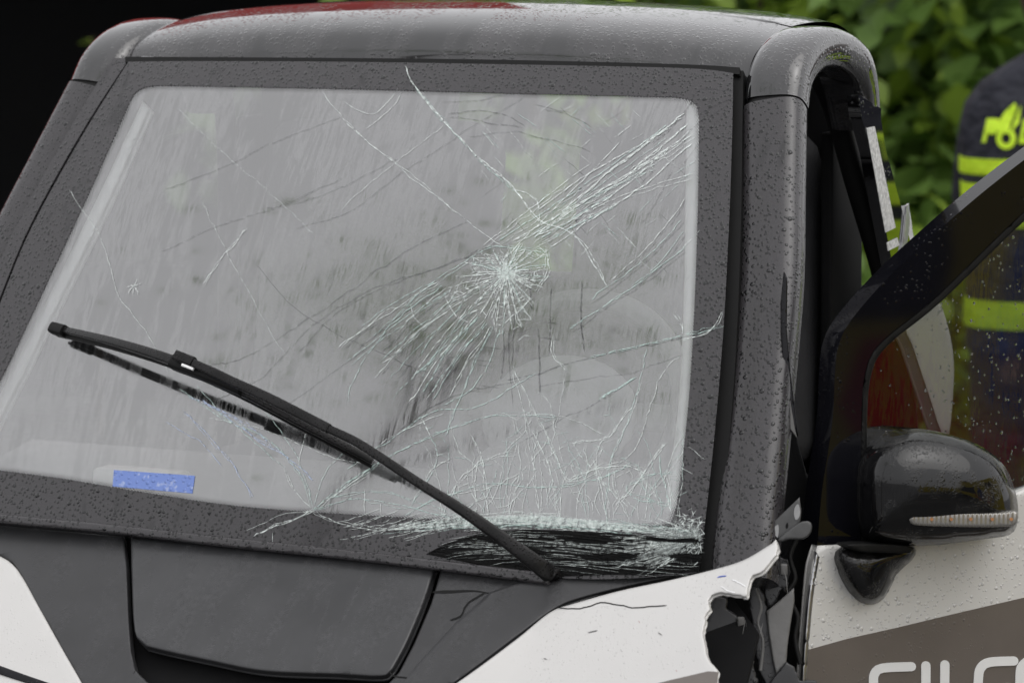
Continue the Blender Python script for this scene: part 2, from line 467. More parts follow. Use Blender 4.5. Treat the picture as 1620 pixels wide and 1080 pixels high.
def crackline(pts, jit=2.2, step=9):
    """irregular polyline through traced points"""
    L = cr(pts, step)
    out = []; ox = oy = 0
    for i, p in enumerate(L):
        ox = ox*.6+rnd.gauss(0, jit)*.6; oy = oy*.6+rnd.gauss(0, jit)*.6
        out.append((p[0]+ox, p[1]+oy))
    return out
# ================================================================== SETTING
gv = [(-60, -60, 0), (60, -60, 0), (60, 60, 0), (-60, 60, 0)]
tag(mk('ground', gv, [(0, 1, 2, 3)], 'asphalt', smooth=False), kind='structure')

# ================================================================== THE CAR
car = empty('small_car')
tag(car, 'small black and white two seat car with smashed windscreen and open door', 'car')

# ---- windscreen
gl_out = cr([(203, 98), (130, 215), (50, 360), (0, 480), (-60, 640), (-112, 805)], 14)[:-1] + \
         cr([(-112, 805), (0, 819), (180, 836), (350, 855), (540, 876), (700, 894), (860, 912), (980, 915), (1106, 905)], 14)[:-1] + \
         cr([(1106, 905), (1127, 720), (1143, 540), (1153, 360), (1158, 220), (1160, 116)], 14)[:-1] + \
         cr([(1160, 116), (1080, 108), (800, 102), (540, 98), (300, 97), (203, 98)], 14)[:-1]
fr_in = cr([(206, 158), (150, 283), (90, 412), (40, 518), (0, 600), (-74, 735)], 14)[:-1] + \
        cr([(-74, 735), (0, 744), (100, 757), (200, 774), (350, 797), (470, 808), (600, 816), (760, 825), (900, 832), (1000, 835), (1058, 828)], 14)[:-1] + \
        cr([(1058, 828), (1070, 800), (1088, 650), (1098, 500), (1104, 330), (1106, 190)], 14)[:-1] + \
        cr([(1106, 190), (1101, 166), (1085, 156), (1060, 153)], 8)[:-1] + cr([(1060, 153), (830, 148), (540, 140), (250, 135)], 14)[:-1] + \
        cr([(250, 135), (228, 138), (213, 147), (206, 158)], 8)[:-1]
ws = panel('windscreen', gl_out, SCREEN, 'windscreen_glass', car, 0, .005, 0, 16, mats=['windscreen_glass', 'glass_back'])
ws['label'] = 'cracked rain-streaked windscreen glass'
panel('border_band', [gl_out, fr_in], SCREEN, 'frit_black', ws, .0012, .001, 0, 12)
# halftone dots along the inner edge of the border band
dots = []
Pi = np.array(fr_in); Tn = np.roll(Pi, -1, 0)-np.roll(Pi, 1, 0); Tn /= np.linalg.norm(Tn, axis=1)[:, None]
dv = []; df_ = []
cum = lin(fr_in, 2.3)
Pi = np.array(cum); Tn = np.roll(Pi, -1, 0)-np.roll(Pi, 1, 0); Tn /= np.linalg.norm(Tn, axis=1)[:, None]+1e-9
Nn = np.stack([-Tn[:, 1], Tn[:, 0]], -1)
cen = np.array([560, 480.])
sg = np.sign(((cen-Pi)*Nn).sum(1)); Nn *= sg[:, None]
for row in range(4):
    q = Pi[row % 2::2]+Nn[row % 2::2]*(.6+row*1.9); r_ = 1.05-row*.2
    for c in q:
        k = len(dv); dv += [(c[0]+r_*math.cos(a), c[1]+r_*math.sin(a)) for a in (0, 1.05, 2.09, 3.14, 4.19, 5.24)]; df_.append(tuple(range(k, k+6))[::-1])
pp, _ = SCREEN.hit(np.array(dv), .0012)
dt = mk('border_dots', pp, df_, 'frit_black', ws); dt['kind'] = 'stuff'

# black rubber strip along the foot and the top gap
panel('lower_seal', cr([(-112, 800), (0, 812), (180, 829), (350, 848), (540, 868), (700, 886), (870, 906)], 12)+cr([(870, 925), (700, 903), (540, 884), (350, 864), (180, 844), (0, 827), (-112, 815)], 12), SCREEN, 'pillar_black', car, .010, .02, 5, 8)
panel('upper_seal', cr([(198, 90), (540, 92), (800, 95), (1080, 102), (1170, 107)], 14)+cr([(1170, 118), (1080, 110), (800, 103), (540, 99), (198, 99)], 14), SCREEN, 'rubber', car, -.006, .02, 0, 8)
panel('side_seal', cr([(1158, 112), (1156, 220), (1150, 360), (1140, 540), (1124, 720), (1104, 905)], 14)+cr([(1135, 905), (1152, 720), (1165, 540), (1172, 360), (1174, 220), (1176, 112)], 14), SCREEN, 'rubber', car, -.014, .02, 0, 8)
panel('side_seal', cr([(205, 92), (130, 208), (50, 352), (0, 470), (-60, 630), (-112, 800)], 14)+cr([(-145, 800), (-90, 630), (-24, 470), (28, 352), (108, 208), (178, 92)], 14), SCREEN, 'pillar_black', car, -.008, .02, 0, 8)

# ---- pillars and roof arches: swept rounded box section
def sweep(name, path, a, b, mat, parent, ex=3.2, seg=28, side=1):
    n = len(path); rings = []
    for i, p in enumerate(path):
        T = path[min(i+1, n-1)]-path[max(i-1, 0)]; T = T/np.linalg.norm(T)
        A = np.array([side, 0, 0.])-T*(T[0]*side); A /= np.linalg.norm(A); B = np.cross(A, T)*side
        if B[2] < 0 and B[1] > 0: pass
        ring = []
        for k in range(seg):
            th = 2*math.pi*k/seg; c, s_ = math.cos(th), math.sin(th)
            x = math.copysign(abs(c)**(2/ex), c); y = math.copysign(abs(s_)**(2/ex), s_)
            aa = a[i] if hasattr(a, '__len__') else a
            ring.append(p+A*x*aa+B*y*b)
        rings.append(ring if side > 0 else ring[::-1])
    return loft(name, rings, mat, parent)
nS = Screen.n
def face(x, y, z, d=.034): return np.array([x, y, z])-nS*d
for sd_ in (1, -1):
    low = cr3([face(.718, .002, 1.0), face(.709, .040, 1.07), face(.690, .13, 1.215), face(.666, .233, 1.388), face(.636, .312, 1.519), face(.606, .387, 1.6445)], 8)
    for q in low: q += nS*.012*math.sin(math.pi*min(1, max(0, (q[2]-.95)/.75)))
    arch = cr3([face(.6045, .392, 1.652), np.array((.600, .447, 1.672)), np.array((.597, .492, 1.699)), np.array((.595, .555, 1.713)), np.array((.595, .63, 1.710)), np.array((.598, .70, 1.688)), np.array((.600, .742, 1.648)), np.array((.600, .768, 1.590))], 7)
    for q in low+arch: q[0] *= sd_
    p_ = sweep('pillar', low, .047, .034, 'pillar_black', car, side=sd_)
    q_ = sweep('roof_arch', arch, list(np.interp(np.linspace(0, 1, len(arch)), [0, .75, 1], [.0475, .0475, .036])), .0345, 'roof_black', car, side=sd_)
    # dark sleeve inside the joint between both
    sweep('joint_sleeve', [low[-3], low[-1], arch[0], arch[3]], .042, .030, 'rubber', car, side=sd_)
# ---- roof centre panel
prof = cr3([(.4155, 1.6935), (.422, 1.712), (.445, 1.738), (.485, 1.757), (.54, 1.770), (.62, 1.779), (.72, 1.781), (.80, 1.775), (.87, 1.752), (.915, 1.70), (.93, 1.64)], 8)
nx = 60; V = []; F = []
for p in prof:
    for i in range(nx+1):
        x = -.553+1.106*i/nx; u = x/.553
        V.append((x, p[0]+.012*u*u*(1 if p[0] < .6 else 0), p[1]-.022*u*u-.010*abs(u)**8))
m_ = nx+1
for j in range(len(prof)-1):
    for i in range(nx): a = j*m_+i; F.append((a, a+1, a+1+m_, a+m_))
nV = len(V); V2 = [(v[0], v[1]+.006, v[2]-.014) for v in V]
F += [tuple(i+nV for i in f[::-1]) for f in F]
F += [(i+1, i, i+nV, i+1+nV) for i in range(nx)]
mk('roof_panel', V+V2, F, 'roof_black', car, True, 60)
# headliner under the roof
box('headliner', (0, .66, 1.685), (1.06, .46, .012), 'headliner', car, bev=.004)

# ---- rear quarter panels with glossy dark glass, rear wall, interior
QN = np.array([.999, -.0, .02]); QUART = Plane((.640, .80, 1.575), QN)
qp = [(1358, 150), (1394, 172), (1394, 190), (1401, 235), (1420, 305), (1441, 385), (1450, 440), (1418, 450), (1395, 330), (1378, 240), (1362, 182)]
rf = [(1436, 324), (1442, 350), (1447, 380), (1470, 440), (1495, 500), (1508, 560), (1508, 620), (1501, 688), (1490, 690), (1466, 620), (1442, 548), (1430, 515), (1430, 430), (1432, 360)]
panel('rear_fender', cr(rf, 10, True), Plane((.66, .95, 1.3), (.96, 0, .2)), 'fender_grey', car, 0, .02, 6, 14)
qo = panel('quarter_panel', lin(qp, 12), QUART, 'quarter_glass', car, 0, .02, 0, 12, auto=25)
panel('sticker', lin([(1371, 203), (1384, 200), (1417, 360), (1401, 368)], 10), QUART, 'sticker_white', qo, .0015, .001, 0, 10)
panel('sticker', lin([(1403, 384), (1420, 376), (1423, 388), (1405, 397)], 10), QUART, 'sticker_white', qo, .0015, .001, 0, 10)
panel('chrome_strip', lin([(1434, 326), (1438, 322), (1440, 350), (1436, 380), (1428, 420), (1424, 418), (1431, 360)], 10), QUART, 'steel', qo, .004, .003, 1, 10)
def side_inner(sd_):
    pts = cr3([(.66*sd_, .10, 1.0), (.622*sd_, .30, 1.36), (.568*sd_, .462, 1.60), (.560*sd_, .54, 1.668), (.558*sd_, .66, 1.682), (.566*sd_, .745, 1.63), (.585*sd_, .80, 1.50), (.63*sd_, .87, 1.25), (.66*sd_, .90, .9)], 8)
    tube('door_seal', pts, .019, 'rubber', car, 10)
side_inner(1); side_inner(-1)
# body shell below the waist (dark inner structure)
def shellbox():
    bm = bmesh.new()
    pr = [(-.42, .30), (-.45, .48), (-.36, .60), (-.10, .78), (.08, .90), (1.0, .93), (1.12, .80), (1.18, .55), (1.14, .30)]
    L = [bm.verts.new((-.70, y, z)) for y, z in pr]; Rr = [bm.verts.new((.70, y, z)) for y, z in pr]
    n = len(pr)
    for i in range(n):
        j = (i+1) % n; bm.faces.new((L[i], L[j], Rr[j], Rr[i]))
    bm.faces.new(L[::-1]); bm.faces.new(Rr)
    bmesh.ops.recalc_face_normals(bm, faces=bm.faces)
    bmesh.ops.bevel(bm, geom=bm.edges[:], offset=.02, segments=2, affect='EDGES')
    return from_bm('body_shell', bm, 'inner_dark', car)
shellbox()
for sx in (-1, 1):
    for wy in (-.12, 1.05):
        w = empty('wheel', (sx*.66, wy, .27)); w.parent = car
        bm = bmesh.new(); bmesh.ops.create_cone(bm, cap_ends=True, segments=36, radius1=.27, radius2=.27, depth=.15)
        bmesh.ops.rotate(bm, cent=(0, 0, 0), matrix=Matrix.Rotation(R(90), 3, 'Y'), verts=bm.verts)
        bmesh.ops.bevel(bm, geom=[e for e in bm.edges if len(e.link_faces) == 2 and e.calc_face_angle(0) > 1], offset=.03, segments=3, affect='EDGES')
        from_bm('tyre', bm, 'tyre', w)
        bm = bmesh.new(); bmesh.ops.create_cone(bm, cap_ends=True, segments=24, radius1=.17, radius2=.15, depth=.165)
        bmesh.ops.rotate(bm, cent=(0, 0, 0), matrix=Matrix.Rotation(R(90), 3, 'Y'), verts=bm.verts)
        from_bm('rim', bm, 'steel', w)
# rear wall with window opening, lower cabin back
rw = empty('rear_wall', (0, 0, 0)); rw.parent = car
box('lower_wall', (0, .985, 1.10), (1.24, .04, .40), 'inner_dark', rw, bev=.008)
for sx in (-1, 1): box('side_post', (sx*.40, .86, 1.46), (.28, .05, .36), 'inner_dark', rw, bev=.01)
box('top_rail', (0, .86, 1.66), (1.0, .05, .05), 'inner_dark', rw, bev=.01)
for sx in (-1, 1): box('quarter_lining', (sx*.545, .85, 1.27), (.02, .14, .60), 'inner_dark', rw, bev=.005)
# seats
for sx, lab in ((.30, 'seat'), (-.30, 'seat')):
    st = empty('seat', (sx, .62, .93)); st.parent = car
    box('cushion', (0, 0, .02), (.46, .44, .14), 'seat_cloth', st, bev=.05)
    box('backrest', (0, .20, .36), (.44, .13, .56), 'seat_cloth', st, bev=.055, rot=Matrix.Rotation(R(-10), 3, 'X'))
    box('headrest', (0, .245, .66), (.26, .10, .17), 'seat_cloth', st, bev=.045, rot=Matrix.Rotation(R(-6), 3, 'X'))
# dashboard
db = empty('dashboard', (0, 0, 0)); db.parent = car
prd = [(.045, .975), (.05, 1.02), (.16, 1.06), (.24, 1.075), (.30, 1.06), (.325, 1.01), (.33, .93)]
loft('dash_body', [[(x, y, z) for y, z in prd]+[(x, .2, .90), (x, .06, .90)] for x in np.linspace(-.63, .63, 9)], 'dash_plastic', db)
loft('binnacle', [[(x, .27+.05*math.cos(a), 1.055+h*max(0, math.sin(a))) for a in np.linspace(0, math.pi, 9)]+[(x, .22, 1.03), (x, .32, 1.03)] for x, h in ((.16, .02), (.19, .055), (.24, .07), (.34, .07), (.39, .055), (.42, .02))], 'dash_plastic', db)
box('vent', (-.33, .10, 1.052), (.16, .05, .03), 'trim_light', db, bev=.01)
# steering wheel
sw = empty('steering_wheel', (.30, .33, 1.165)); sw.parent = car; sw.rotation_euler = (R(62), 0, 0)
tube('wheel_rim', [(.185*math.cos(a), .185*math.sin(a), 0) for a in np.linspace(0, 2*math.pi, 49)], .017, 'wheel_plastic', sw, 10, caps=False)
box('hub', (0, -.01, -.01), (.15, .12, .05), 'wheel_plastic', sw, bev=.02)
for a in (0, math.pi, -math.pi/2): box('spoke', (.12*math.cos(a), .12*math.sin(a), -.004), (.12, .04, .02), 'wheel_plastic', sw, rz=a, bev=.006)
bm = bmesh.new(); bmesh.ops.create_uvsphere(bm, u_segments=24, v_segments=14, radius=1)
for v in bm.verts: v.co = Vector((v.co.x*.13, v.co.y*.10-.02, v.co.z*.035+.03))
from_bm('airbag', bm, 'airbag_cloth', sw)
# pale inner pillar trims just behind the glass edges
panel('inner_pillar_trim', cr([(226, 160), (165, 290), (104, 415), (52, 520), (12, 600), (-60, 735)], 12)+cr([(-38, 740), (34, 600), (72, 522), (124, 420), (184, 296), (238, 172)], 12), SCREEN, 'trim_light', car, -.022, .012, 6, 8, bevh=.01)
panel('inner_pillar_trim', cr([(1086, 150), (1084, 330), (1081, 500), (1072, 650), (1050, 810)], 12)+cr([(1075, 810), (1094, 650), (1104, 500), (1110, 330), (1112, 150)], 12), SCREEN, 'trim_light', car, -.020, .012, 5, 8, bevh=.008)

# ---- bonnet panels
centre = cr([(207, 850), (350, 862), (540, 882), (690, 893)], 10)[:-1]+cr([(690, 893), (672, 950), (645, 1015), (622, 1058)], 10)[:-1]+cr([(622, 1058), (612, 1068), (590, 1070), (540, 1067), (420, 1062), (330, 1045), (230, 1022), (216, 1008), (211, 980), (208, 900), (207, 850)], 10)[:-1]
pan = panel('bonnet_lid', centre, HOOD, 'hood_panel_grey', car, .004, .012, 6, 16)
left = [(-150, 802), (0, 826), (196, 848)]+[(201, 900), (204, 980), (208, 1030), (215, 1060), (240, 1085), (330, 1130), (160, 1130), (130, 1082), (100, 1030), (60, 960), (35, 912), (20, 890), (0, 878), (-150, 840)]
panel('bonnet_side', lin(left, 12), HOOD, 'hood_grey', car, 0, .012, 4, 16)
rightp = [(699, 897), (760, 903), (830, 912), (880, 909), (960, 905), (1060, 903), (1130, 893), (1132, 899), (1060, 915), (980, 931), (910, 955), (850, 995), (790, 1040), (740, 1068), (715, 1084), (690, 1130), (560, 1130), (610, 1086), (632, 1062), (655, 1018), (682, 955)]
rb = panel('bonnet_side', lin(rightp, 10), HOOD, 'hood_grey', car, .002, .012, 4, 14)
ribbons('split', [(cr([(683, 936), (715, 935), (750, 934), (776, 938)], 5), [1, 5, 4, 3, 2, 1])], HOOD, 'rubber', rb, .0026, None)
ribbons('split', [(crackline([(712, 980), (728, 974), (738, 956), (757, 943), (768, 936)], .6, 5), 2.6)], HOOD, 'rubber', rb, .0028, None)
ribbons('split', [(crackline([(679, 1052), (688, 1045), (685, 1050)], .4, 4), 2.)], HOOD, 'rubber', rb, .0028, None)
ribbons('split', [(crackline([(617, 1060), (622, 1068), (645, 1072), (652, 1082)], .6, 4), 2.)], HOOD, 'rubber', rb, .0028, None)
# curved scuttle cover rising to the wing
panel('scuttle_cover', cr([(775, 936), (830, 918), (880, 909), (960, 905), (1060, 903), (1130, 892), (1140, 889)], 8)+cr([(1140, 896), (1090, 908), (1000, 926), (920, 946), (880, 962), (820, 1005), (760, 1050), (716, 1082)], 8)+[(640, 1130), (600, 1130), (660, 1050), (720, 985)], HOOD, 'hood_grey', car, .008, .01, 5, 12)
# under-panel below the gaps, blackened to put their shade into its colour
panel('under_panel', lin([(-160, 815), (0, 828), (250, 852), (700, 900), (900, 925), (1130, 905), (1200, 1000), (1160, 1160), (-160, 1160)], 20), HOOD, 'inner_dark', car, -.030, .01, 0, 30)
# white wings
wl = cr([(-150, 830), (-60, 850), (0, 879), (20, 892), (36, 913), (62, 960), (100, 1028), (132, 1084), (150, 1120)], 10)+[(-150, 1120)]
panel('white_wing', wl, WING, 'white_paint', car, -.016, .012, 5, 16)
panel('lamp_slot', cr([(-150, 1000), (-60, 1030), (0, 1052), (50, 1070), (110, 1090)], 10)+cr([(110, 1100), (50, 1082), (0, 1066), (-60, 1046), (-150, 1018)], 10), WING, 'gloss_black', car, -.0135, .004, 2, 10)
wr = cr([(716, 1084), (760, 1053), (820, 1008), (870, 968), (905, 955), (980, 934), (1060, 917), (1130, 900), (1175, 886), (1210, 866), (1228, 852)], 9)[:-1] + \
     [(1228, 852), (1232, 868), (1226, 882), (1214, 896), (1203, 906), (1188, 912), (1184, 928), (1181, 944), (1160, 940), (1142, 937), (1128, 940), (1121, 950), (1124, 962), (1116, 975), (1113, 1000), (1116, 1028), (1124, 1046), (1136, 1060), (1132, 1080), (1120, 1120), (690, 1120)]
wr = wr[:-22]+jag(wr[-22:-2], 1.3, 5, False)+wr[-2:]
wg = panel('white_wing', lin(wr, 9), WING, 'white_paint', car, -.008, .006, 4, 14)
wg['label'] = 'torn white front wing with a ragged edge'
ribbons('split', [(crackline([(880, 961), (905, 963), (930, 960), (950, 952), (975, 955), (1000, 960), (1030, 958), (1055, 957)], .7, 6), 1.5)], WING, 'rubber', wg, -.0074, None)
for q, m_ in (([(1134, 913), (1141, 911), (1149, 910)], 'amb_blue'), ([(1010, 981), (1012, 984)], 'red_cladding'), ([(1069, 1059), (1071, 1061)], 'red_cladding'), ([(981, 1027), (984, 1030)], 'rubber'), ([(1140, 926), (1150, 933), (1163, 937)], 'trim_light'), ([(1158, 916), (1172, 922), (1180, 928)], 'trim_light'), ([(930, 1000), (945, 996)], 'grey_plastic'), ([(1040, 1000), (1047, 1004)], 'grey_plastic'), ([(860, 1040), (866, 1043)], 'grey_plastic')):
    ribbons('paint_scuff', [(crackline(q, .4, 3), 1.6)], WING, m_, wg, -.0074, None)
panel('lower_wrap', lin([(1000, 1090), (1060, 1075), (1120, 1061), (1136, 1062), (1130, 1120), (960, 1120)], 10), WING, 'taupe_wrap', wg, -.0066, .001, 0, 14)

# ---- crash damage between wing and door
DMG = Plane((.80, .06, .95), (.45, -.85, .25))
DM2 = Plane((.78, .16, .95), (.5, -.85, .1))
panel('torn_liner', jag([(1123, 955), (1132, 942), (1152, 943), (1150, 960), (1168, 975), (1180, 1005), (1190, 1040), (1202, 1090), (1140, 1100), (1136, 1062), (1120, 1030), (1113, 995), (1116, 975)], 1.5), DMG, 'torn_plastic', car, .0, .006, 4, 9)
panel('torn_liner', jag([(1186, 916), (1196, 915), (1206, 935), (1214, 965), (1222, 1010), (1232, 1080), (1220, 1100), (1200, 1060), (1192, 1010), (1186, 960)], 1.5), DMG, 'torn_plastic', car, -.02, .006, 3, 9)
panel('torn_liner', jag([(1205, 905), (1222, 893), (1232, 880), (1246, 884), (1250, 905), (1243, 938), (1236, 930), (1230, 950), (1214, 962), (1208, 930)], 1.5), DMG, 'torn_plastic', car, -.03, .006, 3, 9)
panel('grey_flap', lin([(1213, 966), (1235, 948), (1256, 929), (1257, 950), (1251, 985), (1246, 1020), (1244, 1048), (1228, 1068), (1222, 1040), (1216, 1000)], 7), DMG, 'grey_plastic', car, -.012, .005, 3, 9)
panel('torn_liner', jag([(1222, 1072), (1245, 1046), (1258, 1056), (1266, 1075), (1290, 1074), (1300, 1100), (1210, 1100)], 1.5), DMG, 'torn_plastic', car, -.006, .006, 3, 9)
panel('inner_wing', lin([(1100, 930), (1150, 900), (1200, 860), (1300, 780), (1300, 1160), (1090, 1160)], 12), DM2, 'inner_dark', car, -.03, .02, 3, 16)
for ln in ([(1182, 996), (1179, 980), (1175, 1002)], [(1246, 940), (1244, 915), (1240, 900)], [(1208, 1010), (1203, 1000), (1207, 985)]):
    ribbons('torn_edge', [(ln, 1.8)], Plane((.80, .03, .95), (.45, -.85, .25)), 'grey_plastic', car, .004, None)
# steel bracket
BR = Plane((.775, .06, 1.06), (.35, -.9, .25))
br = empty('bracket', (.775, .06, 1.06)); br.parent = car; br.matrix_parent_inverse = Matrix.Identity(4); br.location = (0, 0, 0)
panel('plate', [lin([(1223, 826), (1265, 786), (1268, 808), (1266, 826), (1232, 854), (1222, 848)], 5)], BR, 'dull_steel', br, 0, .003, 2, 7)
panel('flange', cr([(1230, 854), (1250, 836), (1270, 824), (1283, 826), (1284, 840), (1272, 852), (1248, 853), (1234, 858)], 5, True), BR, 'dull_steel', br, .008, .003, 3, 7)
panel('slot', cr([(1258, 801), (1263, 797), (1266, 808), (1264, 818), (1259, 822), (1256, 812)], 3, True), BR, 'worn_edge', br, .0012, .001, 0, 5)
panel('slot', cr([(1226, 832), (1231, 829), (1232, 840), (1230, 850), (1226, 846)], 3, True), BR, 'worn_edge', br, .0012, .001, 0, 5)
panel('slot', cr([(1243, 830), (1246, 826), (1247, 833), (1244, 836)], 2, True), BR, 'inner_dark', br, .0012, .001, 0, 4)
# torn cable and clips in the gap
tube('cable', cr3(list(Plane((.79, .08, .95), (.45, -.85, .25)).hit(np.array([(1262, 850), (1250, 880), (1258, 915), (1247, 940), (1262, 975), (1258, 1010), (1266, 1050.)]), 0)[0]), 6), .0035, 'rubber', car, 8)
tube('cable', cr3(list(Plane((.79, .08, .95), (.45, -.85, .25)).hit(np.array([(1196, 930), (1204, 960), (1199, 985), (1207, 1015), (1203, 1060.)]), 0)[0]), 6), .003, 'grey_plastic', car, 8)
for c in ((1172, 984), (1240, 900), (1187, 1040)):
    q = Plane((.80, .06, .95), (.45, -.85, .25)).hit(np.array([c], float), .004)[0][0]; box('clip', tuple(q), (.010, .008, .016), 'grey_plastic', car, rz=.5, bev=.002)
# splintered trim on the pillar's flank
FL = Plane((.735, .13, 1.1), (.6, -.75, .2))
panel('splinter', lin([(1241, 430), (1246, 440), (1245, 520), (1251, 590), (1263, 690), (1255, 680), (1247, 660), (1243, 600), (1238, 560), (1236, 480)], 8), FL, 'gloss_black', car, 0, .005, 2, 8)
panel('splinter', lin([(1240, 600), (1246, 610), (1258, 680), (1262, 694), (1250, 678), (1244, 660)], 6), FL, 'grey_plastic', car, .004, .004, 1, 7)
panel('splinter', lin([(1230, 706), (1237, 704), (1234, 760), (1226, 830), (1220, 845), (1224, 780)], 8), FL, 'gloss_black', car, .0, .005, 2, 8)
# flank under the pillar, seen into the door opening
panel('door_jamb', lin([(1240, 470), (1262, 700), (1285, 780), (1300, 860), (1230, 880), (1180, 890), (1205, 760), (1232, 600)], 12), Plane((.70, .14, 1.1), (.75, -.65, .1)), 'inner_dark', car, -.01, .02, 3, 14)

# ---- front door, swung open
door = empty('open_door', (0, 0, 0)); door.parent = car
outer = cr([(1293, 862), (1300, 780), (1310, 715), (1318, 655), (1321, 593), (1326, 549), (1346, 507), (1407, 437), (1490, 360), (1560, 300), (1640, 238), (1720, 180)], 10)
glassin = cr([(1361, 858), (1362, 720), (1364, 627), (1369, 588), (1380, 558), (1407, 529), (1480, 470), (1593, 360), (1700, 262), (1760, 212)], 10)
outer_top = [(1800, 125), (1880, 80), (2060, 70), (2100, 640)]
frame = outer+outer_top+[(2090, 660), (1990, 650), (1980, 150), (1890, 150), (1830, 162)]+glassin[::-1]
panel('window_frame', frame, DOOR, 'gloss_black', door, 0, .045, 0, 14, auto=25)
panel('window_seal', glassin+[(1830, 162), (1890, 150), (1980, 150), (1970, 160), (1890, 160), (1835, 172)]+[(x+9, y+7) for x, y in glassin[::-1]], DOOR, 'rubber', door, -.004, .02, 3, 10)
dg = panel('window_glass', glassin+[(1830, 162), (1890, 150), (1985, 150), (1995, 660), (1620, 775), (1450, 850)], DOOR, 'door_glass', door, -.012, .004, 0, 30, mats=['door_glass', 'glass_back'])
# rain drops on the window
dv = []; dF = []
rr = random.Random(5)
dpx = []
while len(dpx) < 330:
    x, y = rr.uniform(1375, 1640), rr.uniform(360, 780)
    if inside(np.array([[x, y]]), glassin+[(1830, 162), (1890, 150), (1985, 150), (1995, 660), (1620, 775), (1450, 850)])[0] and (x > 1470 or rr.random() < .25): dpx.append((x, y, rr.uniform(.7, 1.9)*(1.3 if rr.random() < .12 else 1)))
def dropmesh(name, dpx, surf, off, mat, parent, hgt=.5, stretch=1.25):
    V = []; F = []
    for x, y, r_ in dpx:
        pts = [(x, y)]+[(x+.6*r_*math.cos(a), y+.6*r_*stretch*math.sin(a)) for a in np.linspace(0, 2*math.pi, 7)[:-1]]+[(x+r_*math.cos(a), y+r_*stretch*math.sin(a)) for a in np.linspace(0, 2*math.pi, 9)[:-1]]
        p, nr = surf.hit(np.array(pts), off)
        h = r_*MPP*hgt
        p[0] += nr[0]*h; p[1:7] += nr[1:7]*h*.75
        k = len(V); V += list(p)
        for i in range(6): F.append((k, k+1+(i+1) % 6, k+1+i))
        for i in range(8):
            a, b = int(i*6/8), int((i+1)*6/8) % 6
            F.append((k+1+a, k+7+(i+1) % 8, k+7+i))
            if a != b: F.append((k+1+a, k+1+b, k+7+(i+1) % 8))
    o = mk(name, V, F, mat, parent); o['kind'] = 'stuff'; return o
s = N('water_drop')
gl = s.n('ShaderNodeBsdfGlass', {'IOR': 1.33, 'Roughness': 0.0, 'Color': (1, 1, 1, 1)})
s.t.links.new(gl.outputs[0], s.out.inputs[0]); MT['water_drop'] = s.m
dropmesh('rain_drops', dpx, DOOR, -.0115, 'water_drop', dg, .8)
lower = cr([(1293, 862), (1284, 890), (1279, 930), (1275, 980), (1271, 1030), (1268, 1080), (1262, 1160), (1258, 1260), (1262, 1420)], 12)+[(1290, 1480), (1400, 1490), (2040, 1420), (2080, 1200), (2090, 660)]+[(1985, 652), (1620, 773), (1450, 846), (1400, 856)]
ds = panel('door_skin', lin(lower, 16), DOOR, 'door_paint', door, .004, .016, 7, 22)
panel('door_edge', cr([(1291, 872), (1280, 935), (1273, 1010), (1268, 1080), (1262, 1160)], 8)+cr([(1270, 1160), (1276, 1080), (1281, 1010), (1288, 935), (1297, 880)], 8), DOOR, 'steel', door, .006, .004, 3, 6)
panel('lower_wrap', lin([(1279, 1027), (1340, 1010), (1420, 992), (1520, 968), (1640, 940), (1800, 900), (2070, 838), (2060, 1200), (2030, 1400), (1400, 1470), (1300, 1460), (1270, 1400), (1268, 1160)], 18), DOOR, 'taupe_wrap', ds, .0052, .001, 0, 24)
# lettering: rounded strokes
def stroke(pts, w=14.5):
    P = np.array(pts, float); T = np.gradient(P, axis=0); T /= np.linalg.norm(T, axis=1)[:, None]+1e-9
    Nn = np.stack([-T[:, 1], T[:, 0]], -1); h = w/2
    L = [tuple(p) for p in P+Nn*h]; Rr = [tuple(p) for p in P-Nn*h]
    def cap(c, t, s0):
        a0 = math.atan2(s0[1], s0[0]); return [(c[0]+h*math.cos(a0+a), c[1]+h*math.sin(a0+a)) for a in np.linspace(0, -math.pi, 9)[1:-1]]
    return L+cap(P[-1], T[-1], Nn[-1])+Rr[::-1]+cap(P[0], -T[0], -Nn[0])
def lx(x0, y0, pts):     # letter box: x right, y down, leaning with the door line
    return [(x0+px, y0+py-.055*px) for px, py in pts]
LH = 84
glyphs = {
 'S': [cr([(60, 0), (14, 0), (2, 8), (0, 20), (3, 34), (14, 42), (46, 42), (57, 50), (60, 62), (57, 76), (46, 84), (0, 84)], 4)],
 'I': [lin([(0, 0), (0, 84)], 6, False)],
 'L': [cr([(0, 0), (0, 60), (4, 76), (16, 84), (50, 84)], 4)],
 'E': [cr([(56, 0), (18, 0), (4, 8), (0, 24), (0, 60), (4, 76), (18, 84), (56, 84)], 4), lin([(4, 42), (50, 42)], 6, False)],
 'N': [cr([(0, 84), (0, 24), (4, 8), (18, 0), (40, 0), (54, 8), (58, 24), (58, 84)], 4)],
 'C': [cr([(56, 0), (18, 0), (4, 8), (0, 24), (0, 60), (4, 76), (18, 84), (56, 84)], 4)]}
xl = 1382
for ch, x in (('S', 1382), ('I', 1465), ('L', 1495), ('E', 1548), ('N', 1614), ('C', 1692), ('E', 1768)):
    y = 1057-.055*(x-1382)
    for st_ in glyphs[ch]:
        panel('letter', stroke(lx(x, y, st_)), DOOR, 'letter_white', ds, .0068, .001, 0, 8)
